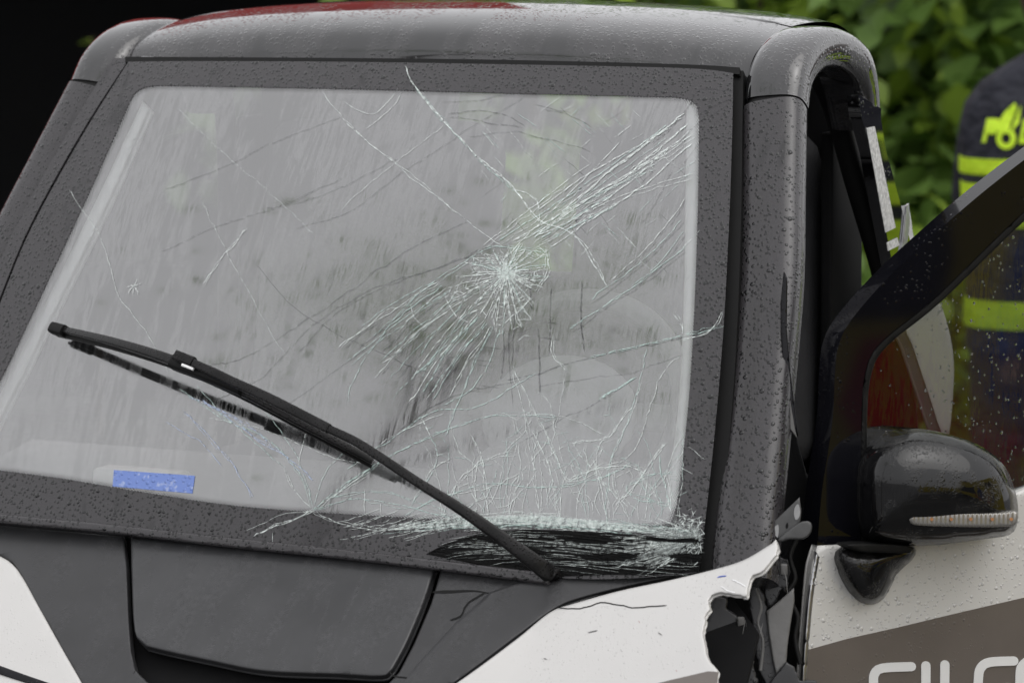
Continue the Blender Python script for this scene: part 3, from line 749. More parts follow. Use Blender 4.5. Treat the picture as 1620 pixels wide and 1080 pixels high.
# wing mirror
mir = empty('wing_mirror', (0, 0, 0)); mir.parent = door
MP = Plane(tuple(DOOR.hit(np.array([[1480, 770.]]), 0)[0][0]+np.array(DN)*.13), (.62, -.78, .05))
hs_ = cr([(1365, 780), (1367, 745), (1380, 715), (1405, 695), (1440, 684), (1480, 684), (1525, 694), (1562, 712), (1590, 738), (1605, 772), (1611, 806), (1608, 832), (1596, 846), (1560, 852), (1500, 860), (1450, 863), (1400, 860), (1375, 854), (1366, 835)], 8, True)
hm = panel('housing', hs_, MP, 'mirror_black', mir, 0.0, .05, 0, 9, dome=(90, .075))
panel('indicator', cr([(1441, 814), (1460, 810), (1520, 811), (1580, 811), (1606, 808), (1611, 812), (1606, 830), (1580, 833), (1520, 833), (1460, 831), (1442, 828), (1438, 822)], 6, True), MP, 'clear_lens', mir, -.010, .012, 4, 7)
for x in (1474, 1505, 1536, 1570, 1600): panel('bulb', cr([(x-3, 821), (x, 818), (x+3, 821), (x, 824)], 2, True), MP, 'lamp_amber', mir, -.0085, .001, 0, 4)
panel('arm', cr([(1318, 880), (1326, 866), (1345, 859), (1400, 857), (1445, 862), (1449, 878), (1436, 893), (1420, 908), (1410, 928), (1398, 948), (1382, 957), (1364, 955), (1345, 940), (1328, 912)], 7, True), Plane(tuple(DOOR.hit(np.array([[1380, 900.]]), 0)[0][0]+np.array(DN)*.045), DN), 'mirror_black', mir, 0, .045, 0, 8, dome=(45, .045))
panel('arm_lip', cr([(1340, 862), (1370, 859), (1420, 861), (1446, 866), (1440, 874), (1400, 874), (1360, 872)], 6, True), Plane(tuple(DOOR.hit(np.array([[1380, 900.]]), 0)[0][0]+np.array(DN)*.05), DN), 'rubber', mir, 0.002, .03, 3, 6)

# ---- wiper
wp = empty('wiper', (0, 0, 0)); wp.parent = car
def lifted(pts, offs): return [SCREEN.hit(np.array([p]), o)[0][0] for p, o in zip(pts, offs)]
def beam(name, pts, offs, w, h, mat, parent, k=6):
    """bar of rectangular rounded section along lifted points; w across the glass, h off the glass (metres)"""
    path = cr3(lifted(pts, offs), k); n = len(path); rings = []
    ww = np.interp(np.linspace(0, 1, n), np.linspace(0, 1, len(w)), w); hh = np.interp(np.linspace(0, 1, n), np.linspace(0, 1, len(h)), h)
    for i, p in enumerate(path):
        T = path[min(i+1, n-1)]-path[max(i-1, 0)]; T /= np.linalg.norm(T)
        A = np.cross(nS, T); A /= np.linalg.norm(A); B = np.cross(T, A)
        ring = []
        for q in range(16):
            th = 2*math.pi*q/16; c, s_ = math.cos(th), math.sin(th)
            ring.append(p+A*math.copysign(abs(c)**.5, c)*ww[i]+B*math.copysign(abs(s_)**.5, s_)*hh[i])
        rings.append(ring)
    return loft(name, rings, mat, parent, auto=40)
bl = [(92, 520), (180, 541), (280, 573), (380, 617), (480, 670), (590, 729)]
bo = [.030, .100, .145, .148, .112, .050]
beam('blade_spine', bl, bo, [.005, .0065, .008, .008, .007, .005], [.0045, .006, .0075, .0075, .006, .0045], 'wiper_black', wp)
beam('rubber_lip', [(x-2, y+9) for x, y in bl], [o-.012 for o in bo], [.0025]*3, [.006]*3, 'rubber', wp)
beam('end_cap', [(84, 519), (103, 524)], [.030, .040], [.009, .009], [.009, .009], 'rubber', wp)
cn = beam('connector', [(276, 573), (330, 592), (384, 616)], [.152, .158, .155], [.011, .012, .010], [.012, .013, .010], 'rubber', wp)
beam('clip', [(278, 562), (306, 573)], [.173, .173], [.008, .008], [.006, .006], 'wiper_black', cn)
beam('clip_edge', [(288, 577), (306, 584)], [.1765, .1765], [.0022, .0022], [.002, .002], 'trim_light', cn)
beam('arm_tip', [(306, 574), (360, 600), (430, 632), (520, 678)], [.176, .173, .168, .160], [.006, .007, .0075, .0075], [.004, .005, .005, .005], 'wiper_black', wp)
beam('arm', [(515, 676), (560, 697), (600, 722), (660, 762), (730, 806), (800, 855), (862, 901), (884, 916)], [.160, .154, .146, .130, .104, .070, .026, -.030], [.006, .0065, .007, .007, .008, .010, .013, .014], [.0045, .005, .005, .005, .006, .008, .009, .009], 'wiper_black', wp)

# ---- shattered lower edge of the windscreen
crush_outline = lin([(674, 876), (700, 862), (730, 850), (770, 842), (830, 837), (900, 839), (960, 842), (1010, 846), (1060, 852), (1106, 850), (1110, 880), (1106, 903), (1040, 908), (960, 908), (890, 910), (820, 902), (750, 890)], 8)
panel('crushed_edge', crush_outline, CRUSH, 'crushed_glass', ws, .014, .002, 0, 4)
W_, G_, D_, B_ = [], [], [], []
def add(lst, pts, w=1.2, jit=1.6, step=9):
    lst.append((crackline(pts, jit, step), w*.72))
    if lst is not D_ and w >= 1.2 and rnd.random() < .55: lst.append((crackline([(x+rnd.uniform(-3, 3), y+rnd.uniform(-3, 3)) for x, y in pts], jit*1.4, step), w*.45))
# impact star
cx, cy = 800, 432
ang = [0, 30, 60, 90, 120, 150, 180, 210, 240, 270, 300, 330, 360]
rad = [66, 62, 76, 88, 104, 104, 78, 52, 40, 38, 52, 74, 66]
NR = 60; spokes = []
for i in range(NR):
    a = 360*(i+rnd.uniform(-.35, .35))/NR; Rm = np.interp(a % 360, ang, rad)*rnd.uniform(.75, 1.12)
    bend = rnd.uniform(-.12, .12)
    sp = [(cx+Rm*f_*math.cos(R(a)+bend*f_), cy+Rm*f_*math.sin(R(a)+bend*f_)) for f_ in (0, .25, .5, .75, 1.)]
    spokes.append((R(a), Rm, bend)); add(W_ if rnd.random() < .75 else G_, sp, rnd.uniform(.8, 1.5), 1.0, 5)
for ring in range(15):
    fr_ = .07+.064*ring
    for i in range(NR):
        if rnd.random() < .22+.02*ring: continue
        a, Ra, b1 = spokes[i]; b, Rb, b2 = spokes[(i+1) % NR]
        f1, f2 = fr_+rnd.uniform(-.03, .03), fr_+rnd.uniform(-.03, .03)
        p = (cx+Ra*f1*math.cos(a+b1*f1), cy+Ra*f1*math.sin(a+b1*f1)); q = (cx+Rb*f2*math.cos(b+b2*f2), cy+Rb*f2*math.sin(b+b2*f2))
        W_.append(([p, ((p[0]+q[0])/2+rnd.gauss(0, .7), (p[1]+q[1])/2+rnd.gauss(0, .7)), q], rnd.uniform(.6, 1.3)))
for k in range(100):          # powdered centre
    a = rnd.uniform(0, 6.283); r0 = abs(rnd.gauss(0, 9)); L_ = rnd.uniform(4, 13)
    x, y = cx+r0*math.cos(a), cy+r0*.85*math.sin(a); b = a+rnd.gauss(0, .5)
    W_.append(([(x, y), (x+L_*.5*math.cos(b), y+L_*.5*math.sin(b)), (x+L_*math.cos(b), y+L_*math.sin(b))], rnd.uniform(.9, 1.8)))
# bundle running up to the right
for k in range(18):
    t = k/17; x0, y0 = 772+t*100+rnd.gauss(0, 10), 402-t*34+rnd.gauss(0, 9)
    x1, y1 = 1040+t*52+rnd.gauss(0, 14), 178+t*98+rnd.gauss(0, 10)
    mx_, my_ = (x0+x1)/2+rnd.gauss(0, 6), (y0+y1)/2-rnd.uniform(-4, 14)
    s0 = rnd.choice((0, 0, .1, .3)); e0 = rnd.choice((1, 1, .8, .55))
    full = cr([(x0, y0), (mx_, my_), (x1, y1)], 10); n_ = len(full)
    seg_ = full[int(s0*n_):max(int(s0*n_)+3, int(e0*n_))]
    tgt = (W_, W_, G_, G_, D_)[k % 5]
    add(tgt, seg_[::3]+[seg_[-1]], rnd.uniform(.8, 2.0), .9, 8)
    if k % 2 == 0: add(W_, [(p[0]+4, p[1]+4) for p in seg_[::4]], .8, 2., 7)
for L_ in ([(1090, 206), (1040, 250), (980, 300), (900, 352), (850, 372)], [(1094, 226), (1020, 290), (940, 345), (870, 392)], [(1082, 180), (1010, 235), (930, 300), (870, 350)], [(1088, 196), (1040, 236), (1000, 270)]):
    add(W_, L_, 2.4, 1.4)
for L_ in ([(1084, 312), (1050, 360), (1005, 408), (965, 445)], [(1080, 345), (1030, 400), (980, 440), (935, 475)], [(1083, 362), (1040, 420), (1000, 450)], [(1085, 390), (1020, 440), (960, 480), (900, 520)]):
    add(rnd.choice((G_, W_)), L_, 1.3, 1.4); add(D_, [(x+3, y+5) for x, y in L_], 1.2)
# lower-left fan
for k in range(32):
    t = k/31; x0, y0 = 690+t*90, 440+t*78; x1, y1 = 520+t*150+rnd.gauss(0, 16), 560+t*130+rnd.gauss(0, 10)
    mid = ((x0+x1)/2-8, (y0+y1)/2+rnd.gauss(0, 5))
    e0 = rnd.uniform(.55, 1.); x1, y1 = x0+(x1-x0)*e0, y0+(y1-y0)*e0
    add((G_, D_, W_, G_)[k % 4], [(x0, y0), ((x0+x1)/2-5, (y0+y1)/2), (x1, y1)], rnd.uniform(.8, 1.7), 1.6)
# envelope of the star
add(G_, [(866, 398), (780, 392), (720, 425), (668, 460), (650, 478)], 1.3); add(W_, [(650, 478), (655, 500), (670, 516)], 1.2); add(G_, [(670, 455), (610, 520), (560, 600), (548, 640)], 1.1)
add(W_, [(862, 395), (868, 430), (850, 462)], 1.9, 2.); add(W_, [(842, 470), (818, 492), (795, 512)], 1.4, 2.); add(W_, [(705, 470), (722, 498), (748, 510)], 1.4, 2.2)
add(G_, [(790, 520), (770, 580), (740, 620), (700, 640)], 1.5); add(G_, [(735, 515), (700, 560), (660, 590)], 1.4)
# long cracks
for L_, t_, w in (
  ([(510, 145), (560, 205), (640, 272), (700, 318), (745, 352), (795, 392)], W_, 1.2), ([(545, 190), (600, 240), (650, 275), (720, 335)], W_, 1.),
  ([(642, 103), (650, 130), (700, 190), (760, 250), (810, 295), (850, 345), (905, 372), (940, 420), (958, 452)], W_, 2.0), ([(656, 138), (712, 205), (770, 265), (815, 305)], G_, 1.3),
  ([(812, 300), (848, 318), (852, 352)], W_, 1.3), ([(545, 160), (590, 182), (632, 140)], W_, 1.), ([(576, 205), (620, 170), (632, 145)], W_, 1.),
  ([(108, 300), (150, 360), (172, 410), (190, 470), (235, 530), (270, 590)], W_, 1.), ([(390, 362), (350, 410), (320, 450)], W_, 1.2), ([(320, 320), (370, 420), (410, 490), (450, 560)], W_, .8), ([(405, 420), (470, 490), (560, 540), (700, 600)], D_, 1.), ([(280, 170), (340, 232), (420, 300), (500, 372)], W_, .7),
  ([(540, 185), (440, 222), (360, 262), (262, 300)], D_, 1.2), ([(540, 280), (430, 330), (340, 360), (250, 400)], D_, 1.2), ([(640, 245), (520, 305), (420, 330)], D_, 1.),
  ([(800, 375), (700, 420), (600, 452), (500, 510), (420, 590), (330, 640)], D_, 1.2), ([(760, 400), (640, 440), (540, 490), (470, 560)], D_, 1.2), ([(740, 350), (640, 400), (520, 480), (400, 560), (330, 580)], D_, 1.2), ([(620, 520), (540, 580), (440, 650), (400, 690)], D_, 1.1),
  ([(835, 150), (740, 205), (640, 270), (560, 330), (470, 360)], D_, 1.), ([(700, 200), (620, 260), (540, 330)], W_, .7),
  ([(706, 180), (760, 174), (800, 182), (832, 200)], D_, 1.6), ([(712, 184), (780, 196), (826, 202)], D_, 1.6), ([(700, 162), (750, 160), (800, 150)], D_, 1.2), ([(740, 215), (820, 210), (880, 222)], D_, 1.1), ([(860, 172), (905, 183), (935, 200)], D_, 1.3), ([(845, 165), (900, 180)], D_, 1.2), ([(830, 215), (890, 225), (935, 240)], D_, 1.),
  ([(1145, 520), (1080, 534), (1000, 550), (900, 575), (850, 590), (800, 600)], D_, 2.0), ([(1145, 516), (1080, 532), (1000, 549), (930, 566)], G_, 1.6), ([(1146, 490), (1120, 525), (1080, 536)], W_, 1.5),
  ([(1005, 596), (975, 615), (948, 632)], G_, 3.), ([(985, 612), (940, 640), (900, 655), (860, 680), (820, 700)], D_, 1.4), ([(1080, 560), (1000, 590), (930, 600), (850, 612)], D_, 1.),
  ([(850, 588), (760, 640), (690, 650), (640, 680), (590, 710), (550, 742)], G_, 1.7), ([(840, 600), (740, 620), (680, 645), (610, 695)], D_, 1.3), ([(700, 655), (620, 690), (560, 735)], W_, 1.2),
  ([(880, 660), (800, 655), (740, 668), (680, 690), (600, 730), (520, 790)], G_, 1.5), ([(960, 690), (900, 660), (820, 655)], W_, 1.), ([(667, 660), (675, 680), (682, 692)], W_, 1.5), ([(875, 530), (872, 560), (885, 575), (900, 590)], W_, 1.6), ([(815, 540), (830, 530), (840, 532)], W_, 1.5), ([(810, 578), (840, 640), (870, 700), (890, 740)], W_, 1.2), ([(850, 620), (870, 640), (880, 690)], W_, 1.),
  ([(1065, 495), (1078, 515), (1082, 540)], W_, 1.3), ([(1065, 270), (1030, 330), (1010, 360)], D_, 1.),
  ([(1160, 142), (1112, 142), (1095, 160), (1078, 185), (1030, 225)], D_, 2.2), ([(1160, 155), (1128, 170), (1108, 182)], D_, 1.8), ([(1158, 160), (1110, 190), (1080, 220)], D_, 1.4), ([(1152, 175), (1120, 210), (1080, 260)], D_, 1.),
  ([(290, 650), (340, 700), (390, 770), (398, 790)], B_, 1.8), ([(262, 668), (320, 700), (352, 740)], B_, 1.6), ([(320, 632), (400, 690), (470, 735), (495, 760)], B_, 2.), ([(300, 630), (380, 665), (430, 705)], B_, 1.6),
  ([(285, 615), (350, 660), (430, 700), (480, 760), (492, 800)], G_, 1.5), ([(310, 610), (380, 680), (450, 740)], G_, 1.5), ([(420, 650), (450, 690), (480, 745), (494, 800)], G_, 1.3), ([(330, 660), (420, 680), (520, 720), (590, 735)], W_, 1.), ([(494, 805), (540, 770), (592, 735)], G_, 1.6), ([(494, 805), (520, 740), (560, 700)], G_, 1.2), ([(494, 805), (560, 790), (640, 800), (720, 822)], G_, 1.6), ([(494, 805), (465, 770), (452, 742)], W_, 1.2), ([(470, 740), (478, 700), (490, 668)], W_, 1.),
  ([(494, 808), (450, 828), (400, 845)], W_, 2.6), ([(500, 805), (455, 822), (412, 840)], W_, 1.8), ([(494, 805), (440, 815), (390, 842)], W_, 1.), ([(495, 808), (540, 828), (600, 838), (660, 832)], W_, 1.6), ([(430, 842), (433, 866)], W_, 1.5),
  ([(520, 785), (600, 775), (680, 800), (740, 824)], G_, 1.2), ([(505, 800), (560, 760), (580, 745)], W_, 1.5)):
    add(t_, L_, w)
# near-vertical cracks above the lower edge
for L_ in ([(770, 815), (768, 760), (760, 715), (748, 690)], [(768, 815), (745, 775), (740, 740)], [(855, 812), (848, 760), (838, 700), (828, 650), (812, 590)], [(852, 812), (858, 750), (842, 690)], [(885, 830), (884, 770), (870, 720), (882, 660), (893, 600)], [(884, 828), (876, 770), (862, 720), (840, 680)], [(960, 832), (962, 780), (970, 720), (995, 660), (1012, 605), (1022, 552)], [(962, 820), (950, 770), (942, 720), (965, 680)], [(940, 815), (935, 790), (915, 775)], [(1060, 800), (1046, 750), (1042, 720)], [(1062, 810), (1052, 750), (1078, 690)], [(985, 730), (1010, 700), (1030, 640), (1050, 585), (1075, 560)], [(1020, 790), (1025, 760), (1030, 740)], [(805, 815), (812, 780), (822, 750), (806, 770)], [(700, 815), (720, 770), (760, 730), (810, 715)], [(640, 815), (700, 785), (780, 765), (860, 770), (940, 758), (1000, 730)], [(880, 720), (900, 760), (950, 740)], [(1060, 800), (1010, 790), (990, 770), (1030, 750), (1070, 745)], [(720, 830), (760, 790), (800, 800), (850, 745)], [(900, 760), (930, 745), (985, 735), (1025, 748)], [(650, 800), (690, 730), (680, 690)], [(600, 790), (602, 815)], [(575, 770), (577, 812)], [(1000, 640), (960, 690), (900, 700)], [(1052, 700), (1010, 760), (975, 800)], [(870, 690), (830, 740), (770, 770), (700, 780)]):
    add(rnd.choice((W_, W_, G_)), L_, rnd.uniform(.9, 1.7), 1.8, 8)
    if rnd.random() < .6: add(W_, [(x+rnd.uniform(-4, 4), y+rnd.uniform(-3, 3)) for x, y in L_[:-1]], .9, 2.2, 7)
for k in range(46):        # random branching growth up from the crushed edge
    x = rnd.uniform(690, 1075); y = rnd.uniform(800, 832); pts = [(x, y)]; dx = rnd.gauss(0, .35)
    for j in range(rnd.randint(3, 8)):
        dx = dx*.7+rnd.gauss(0, .35); st = rnd.uniform(12, 26); x += dx*st; y -= st; pts.append((min(1080, x), y))
        if rnd.random() < .35: add(W_ if rnd.random() < .5 else G_, [(x, y), (x+rnd.choice((-1, 1))*rnd.uniform(10, 34), y-rnd.uniform(-4, 26))], rnd.uniform(.5, 1.1), 1.4, 6)
    add(rnd.choice((W_, G_)), pts, rnd.uniform(.6, 1.3), 1.6, 7)
# bright crushed band along the lower edge
for k in range(52):
    o_ = rnd.gauss(0, 5); xs = rnd.uniform(600, 820); xe = rnd.uniform(860, 1108)
    pts = [(x, np.interp(x, [560, 640, 720, 820, 900, 1000, 1108], [842, 836, 828, 822, 826, 836, 842])+o_+rnd.gauss(0, 1.2)) for x in np.linspace(xs, xe, 7)]
    add(W_ if k % 3 else G_, pts, rnd.uniform(.7, 1.5), 1.4, 9)
for k in range(26):
    x = rnd.uniform(520, 700); y = 838+rnd.gauss(0, 8); L_ = rnd.uniform(25, 90)
    add(W_, [(x, y), (x+L_*.5, y-L_*.12), (x+L_, y-L_*.3+rnd.gauss(0, 4))], rnd.uniform(.7, 1.4), 1.4, 8)
FB = []
def arc_y(x): return np.interp(x, [660, 720, 820, 900, 1000, 1108], [862, 846, 836, 838, 846, 850])
for k in range(140):        # long fine fibres following the bend of the crushed strip
    x = rnd.uniform(690, 1040); L_ = rnd.uniform(25, 150); dy = rnd.uniform(2, 62)*(.4+.6*min(1, (x-660)/150)); tilt = rnd.gauss(.03, .05)
    xs = np.linspace(x, min(1106, x+L_), 7)
    FB.append((crackline([(q, arc_y(q)+dy*(1+.0*q)+tilt*(q-x)) for q in xs], .7, 7), rnd.uniform(.25, .55)))
for k in range(170):       # fan of crushed glass spreading from the lower right corner
    a = rnd.gauss(math.pi-.30, .28); r0 = rnd.uniform(0, 60); L_ = rnd.uniform(18, 95)
    p0 = (1110+r0*math.cos(a), 846+r0*math.sin(a)); p1 = (1110+(r0+L_)*math.cos(a+.10), 846+(r0+L_)*math.sin(a+.10))
    FB.append((crackline([p0, ((p0[0]+p1[0])/2, (p0[1]+p1[1])/2+rnd.gauss(0, 2)), p1], 1.1, 5), rnd.uniform(.5, 1.3)))
for k in range(430):
    x = 1108-abs(rnd.gauss(0, 36)); y = 846+rnd.gauss(0, 15); a = rnd.uniform(0, 6.28); L_ = rnd.uniform(6, 24)
    FB.append(([(x, y), (x+L_*.5*math.cos(a), y+L_*.4*math.sin(a)), (x+L_*math.cos(a), y+L_*.7*math.sin(a))], rnd.uniform(.8, 1.8)))
FB = [(p, w) for p, w in FB if all(660 < q[0] < 1116 and 790 < q[1] < 912 for q in p)]
# dark smudges below the star, short dark ticks
for k in range(7):
    x = rnd.uniform(722, 930); y = rnd.uniform(440, 560); L_ = rnd.uniform(50, 130)
    add(D_, [(x, y), (x+rnd.gauss(0, 2), y+L_*.5), (x+rnd.gauss(0, 3), y+L_)], rnd.uniform(1., 3.), .8, 10)
for k in range(16):
    x = rnd.uniform(690, 860); y = rnd.uniform(450, 620); L_ = rnd.uniform(12, 44)
    add(D_, [(x, y), (x+L_, y+L_*.12)], rnd.uniform(.8, 1.5), .6, 8)
for k in range(110):        # fine scattered hairlines through the upper right
    x = rnd.uniform(760, 1080); y = rnd.uniform(165, 420); L_ = rnd.uniform(10, 46); a = rnd.choice((-.66, -.7, .75, .85))+rnd.gauss(0, .1)
    add((W_, G_, D_, W_)[k % 4], [(x, y), (x+L_*math.cos(a), y+L_*math.sin(a))], rnd.uniform(.5, 1.1), .8, 8)
for k in range(16):         # small second star
    a = rnd.uniform(0, 6.28); L_ = rnd.uniform(4, 20)
    W_.append(([(211, 452), (211+L_*.6*math.cos(a), 452+L_*.6*math.sin(a)), (211+.7*L_*math.cos(a), 452+L_*math.sin(a))], .9))
def keep(l): return [(p, w) for p, w in l if len(p) > 1]
ribbons('cracks', keep(W_), SCREEN, 'crack_white', ws, .0016)
ribbons('cracks', keep(G_), SCREEN, 'crack_green', ws, .0015)
ribbons('cracks', keep(B_), SCREEN, 'crack_blue', ws, .0015)
ribbons('cracks', keep(D_), SCREEN, 'crack_dark', ws, .0014)
ribbons('glass_splinters', FB[::2], CRUSH, 'crack_white', ws, .0150)
ribbons('glass_splinters', FB[1::2], CRUSH, 'crack_grey', ws, .0151)

# blue sticker on the glass
stk = panel('blue_sticker', lin([(180, 743), (308, 752), (304, 780), (178, 769)], 8), SCREEN, 'card_blue', ws, .0012, .0008, 0, 12)
# ================================================================== BACKGROUND
def at(px, py, depth): return CAM+rays(np.array([[px, py]], float))[0]*depth
simple('shed_dark', (.012, .012, .013), .8)
simple('felt', (.04, .04, .042), .9)
simple('cloth_navy', (.016, .017, .027), .8, scale=1.3, bumpd=.16)
simple('cloth_blue', (.03, .06, .26), .8, scale=1.3, bumpd=.16)
simple('skin', (.52, .32, .24), .5, var=.06)
simple('hair', (.05, .03, .02), .6)
simple('shoe', (.012, .012, .012), .4)
s = N('hi_vis')
s.pbr(base=s.mixc(s.ramp(s.noise(40, 3), .3, .7), (.62, .93, .02), (.72, 1.0, .04)), rough=.55, nrm=s.bump(s.noise(9, 3), .5, .05)); MT['hi_vis'] = s.m
simple('amb_yellow', (.72, .56, .02), .3, var=.04, scale=3)
simple('amb_red', (.62, .02, .03), .3, var=.04, scale=3)
simple('dark_glass', (.01, .011, .012), .04)
simple('bark', (.055, .040, .028), .9, scale=25, bumpd=.01)
def leafmat(name, a, b, tr=.35):
    s = N(name); c = s.mixc(s.ramp(s.noise(3.1, 3), .3, .7), a, b)
    p = s.n('ShaderNodeBsdfPrincipled', {'Base Color': c, 'Roughness': .38})
    t = s.n('ShaderNodeBsdfTranslucent', {'Color': c}); m = s.n('ShaderNodeMixShader', {0: tr, 1: p.outputs[0], 2: t.outputs[0]})
    s.t.links.new(m.outputs[0], s.out.inputs[0]); MT[name] = s.m
leafmat('leaf_dark', (.105, .180, .060), (.185, .295, .100))
leafmat('leaf_mid', (.150, .255, .060), (.260, .400, .100))
leafmat('leaf_lime', (.24, .36, .04), (.36, .50, .08))

# ---- open shed with a red fascia, dark inside
c0 = at(770, 0, 13.5); c0[2] = 0
shed = empty('open_shed', tuple(c0), R(20)); tag(shed, 'open fronted dark shed with a red fascia behind the car', 'shed')
def sbox(n, c, sz, m): return box(n, c, sz, m, shed, bev=.006)
sbox('back_wall', (-4, 4.5, 1.4), (8, .12, 2.8), 'shed_dark')
sbox('side_wall', (-.06, 2.3, 1.4), (.12, 4.4, 2.8), 'shed_dark')
sbox('side_wall', (-7.94, 2.3, 1.4), (.12, 4.4, 2.8), 'shed_dark')
sbox('floor_slab', (-4, 2.3, .03), (7.7, 4.3, .06), 'shed_dark')
sbox('roof', (-4, 2.26, 2.86), (8.2, 4.7, .12), 'felt')
for k in range(4): sbox('post', (-.25-2.5*k, .02, 1.18), (.14, .14, 2.36), 'shed_dark')
for k in range(8): sbox('fascia_board', (-4, -.10-.002*k, 2.30+.262*k), (8.1, .05, .255), 'red_cladding')

# ---- shrubs
def leaf_shape(L, w, fold=.18):
    prof_ = [(0, 0), (.18, .55), (.42, 1), (.70, .72), (1, 0)]
    V = []; F = []
    for t, k in prof_: V.append((0, t*L, -.25*L*t*t))
    for sd_ in (-1, 1):
        for t, k in prof_[1:4]: V.append((sd_*w*k, t*L, -.25*L*t*t+fold*w*k))
    F = [(0, 5, 1), (1, 5, 6, 2), (2, 6, 7, 3), (3, 7, 4), (0, 1, 8), (1, 2, 9, 8), (2, 3, 10, 9), (3, 4, 10)]
    return V, F
def leaf_mesh(name, L, w, mat):
    V, F = leaf_shape(L, w); me = bpy.data.meshes.new(name); me.from_pydata(V, [], F); me.update(); me.materials.append(MT[mat]); me.polygons.foreach_set('use_smooth', [True]*len(F)); return me
rs = random.Random(11)
def shrub(base, rad, hgt, mat, nback, nfront, leafL, label, lime=.0, wide=.42):
    t = empty('shrub', (base[0], base[1], 0)); tag(t, label, 'shrub', 'shrubs behind the car')
    clumps = [(rs.gauss(0, rad*.55), rs.gauss(0, rad*.35), rs.uniform(.25, hgt), rs.uniform(.22, .42)) for _ in range(26)]
    for k in range(5):
        a = rs.uniform(0, 6.28); tip = (rad*.7*math.cos(a), rad*.4*math.sin(a), hgt*rs.uniform(.6, .95))
        tube('stem', cr3([(.1*math.cos(a), .1*math.sin(a), 0), (tip[0]*.4+rs.gauss(0, .05), tip[1]*.4, tip[2]*.5), tip], 4), [.028-.0025*i for i in range(9)], 'bark', t, 6)
    V = []; F = []; V0, F0 = leaf_shape(leafL, leafL*wide)
    V0 = [Vector(v) for v in V0]
    def place():
        c = rs.choice(clumps); d = Vector((rs.gauss(0, 1), rs.gauss(0, 1), rs.gauss(0, 1))); d.normalize()
        p = Vector((c[0], c[1], c[2]))+d*c[3]*rs.uniform(.6, 1.05)
        p.z = max(.05, p.z)
        e = Matrix.Rotation(rs.uniform(0, 6.28), 3, 'Z') @ Matrix.Rotation(rs.gauss(-.35, .5), 3, 'X') @ Matrix.Rotation(rs.gauss(0, .4), 3, 'Y')
        return p, e, rs.uniform(.55, 1.25)
    for _ in range(nback):
        p, e, sc = place(); k = len(V)
        V += [p+e @ (v*sc) for v in V0]; F += [tuple(i+k for i in f) for f in F0]
    o = mk('foliage', V, F, mat, t); o['kind'] = 'stuff'
    ml = leaf_mesh('leaf', leafL*1.15, leafL*1.15*wide, mat); mlime = leaf_mesh('leaf', leafL*1.2, leafL*.36, 'leaf_lime')
    tocam = Vector((CAM[0]-base[0], CAM[1]-base[1], 0)).normalized()
    n = 0
    while n < nfront:
        p, e, sc = place()
        if p.x*tocam.x+p.y*tocam.y < rad*.15 or not (.2 < p.z < 2.0): continue
        lo = bpy.data.objects.new('leaf', mlime if rs.random() < lime else ml); col.objects.link(lo); lo.parent = t
        lo.location = p+tocam*.12; lo.rotation_euler = e.to_euler(); lo.scale = (sc,)*3; n += 1
    return t
specs = [(930, 12.2, 'leaf_mid', .13, .35, 'mid green leafy shrub behind the car roof', .40), (1130, 12.3, 'leaf_lime', .13, .5, 'shrub with lime green young shoots behind the roof corner', .30),
         (1330, 13.2, 'leaf_dark', .16, .12, 'dark green broad leaved shrub behind the open door', .48), (1540, 12.6, 'leaf_mid', .17, .05, 'broad leaved green shrub behind the police officer', .50), (1740, 13.0, 'leaf_dark', .17, .1, 'dark broad leaved shrub to the right of the police officer', .48)]
for px, dep, m, L_, lime, lab, wd_ in specs:
    b = at(px, 300, dep); shrub(b, .75, 2.7, m, 1500, 55, L_, lab, lime, wd_)
for px, dep, lab_ in ((800, 14.6, 'tall dark shrub beside the end wall of the shed'), (1080, 14.8, 'tall dark shrub behind the shrub with lime green shoots'), (1360, 14.8, 'tall dark shrub behind the dark broad leaved shrub'), (1650, 14.8, 'tall dark shrub far behind the police officer with neon lettering'), (1950, 14.4, 'tall dark shrub at the far end of the hedge')):
    b = at(px, 300, dep); tb = shrub(b, .95, 3.3, 'leaf_dark', 2200, 0, .17, lab_, 0, .45)
# small sprig in front of the shed
sp = at(146, 66, 12.8); t = empty('plant_sprig', (sp[0], sp[1], 0)); tag(t, 'thin leafy sprig standing before the dark shed', 'plant')
tube('stem', [(0, 0, 0), (.01, 0, .6), (.0, 0, sp[2]+.02)], [.006, .005, .003], 'bark', t, 6)
ml = leaf_mesh('leaf', .06, .014, 'leaf_lime')
for k in range(4):
    lo = bpy.data.objects.new('leaf', ml); col.objects.link(lo); lo.parent = t; lo.location = (0, 0, sp[2]-.01*k); lo.rotation_euler = (.3, 0, 1.2+1.5*k)

# ---- unseen tree, added to mottle the sky reflection in the windscreen
tr_ = empty('unseen_tree', (-2.9, -4.6, 0)); tag(tr_, 'unseen airy tree added ahead of the car to darken the windscreen reflection', 'tree')
tube('trunk', cr3([(0, 0, 0), (.05, .02, 2.5), (.0, .1, 5), (.15, .25, 7.6)], 5), [.10-.006*i for i in range(16)], 'bark', tr_, 12)
for k in range(7):
    a = k*.9; tube('limb', cr3([(.03, .08, 4.6+.4*k), (.6*math.cos(a), .6*math.sin(a), 5.4+.4*k), (1.3*math.cos(a), 1.3*math.sin(a), 6.1+.35*k)], 4), [.024-.0022*i for i in range(9)], 'bark', tr_, 7)
V = []; F = []; V0, F0 = leaf_shape(.075, .028); V0 = [Vector(v) for v in V0]
cl = [(rs.gauss(.3, .8), rs.gauss(.1, .8), rs.uniform(6.0, 8.2), rs.uniform(.7, 1.4)) for _ in range(30)]
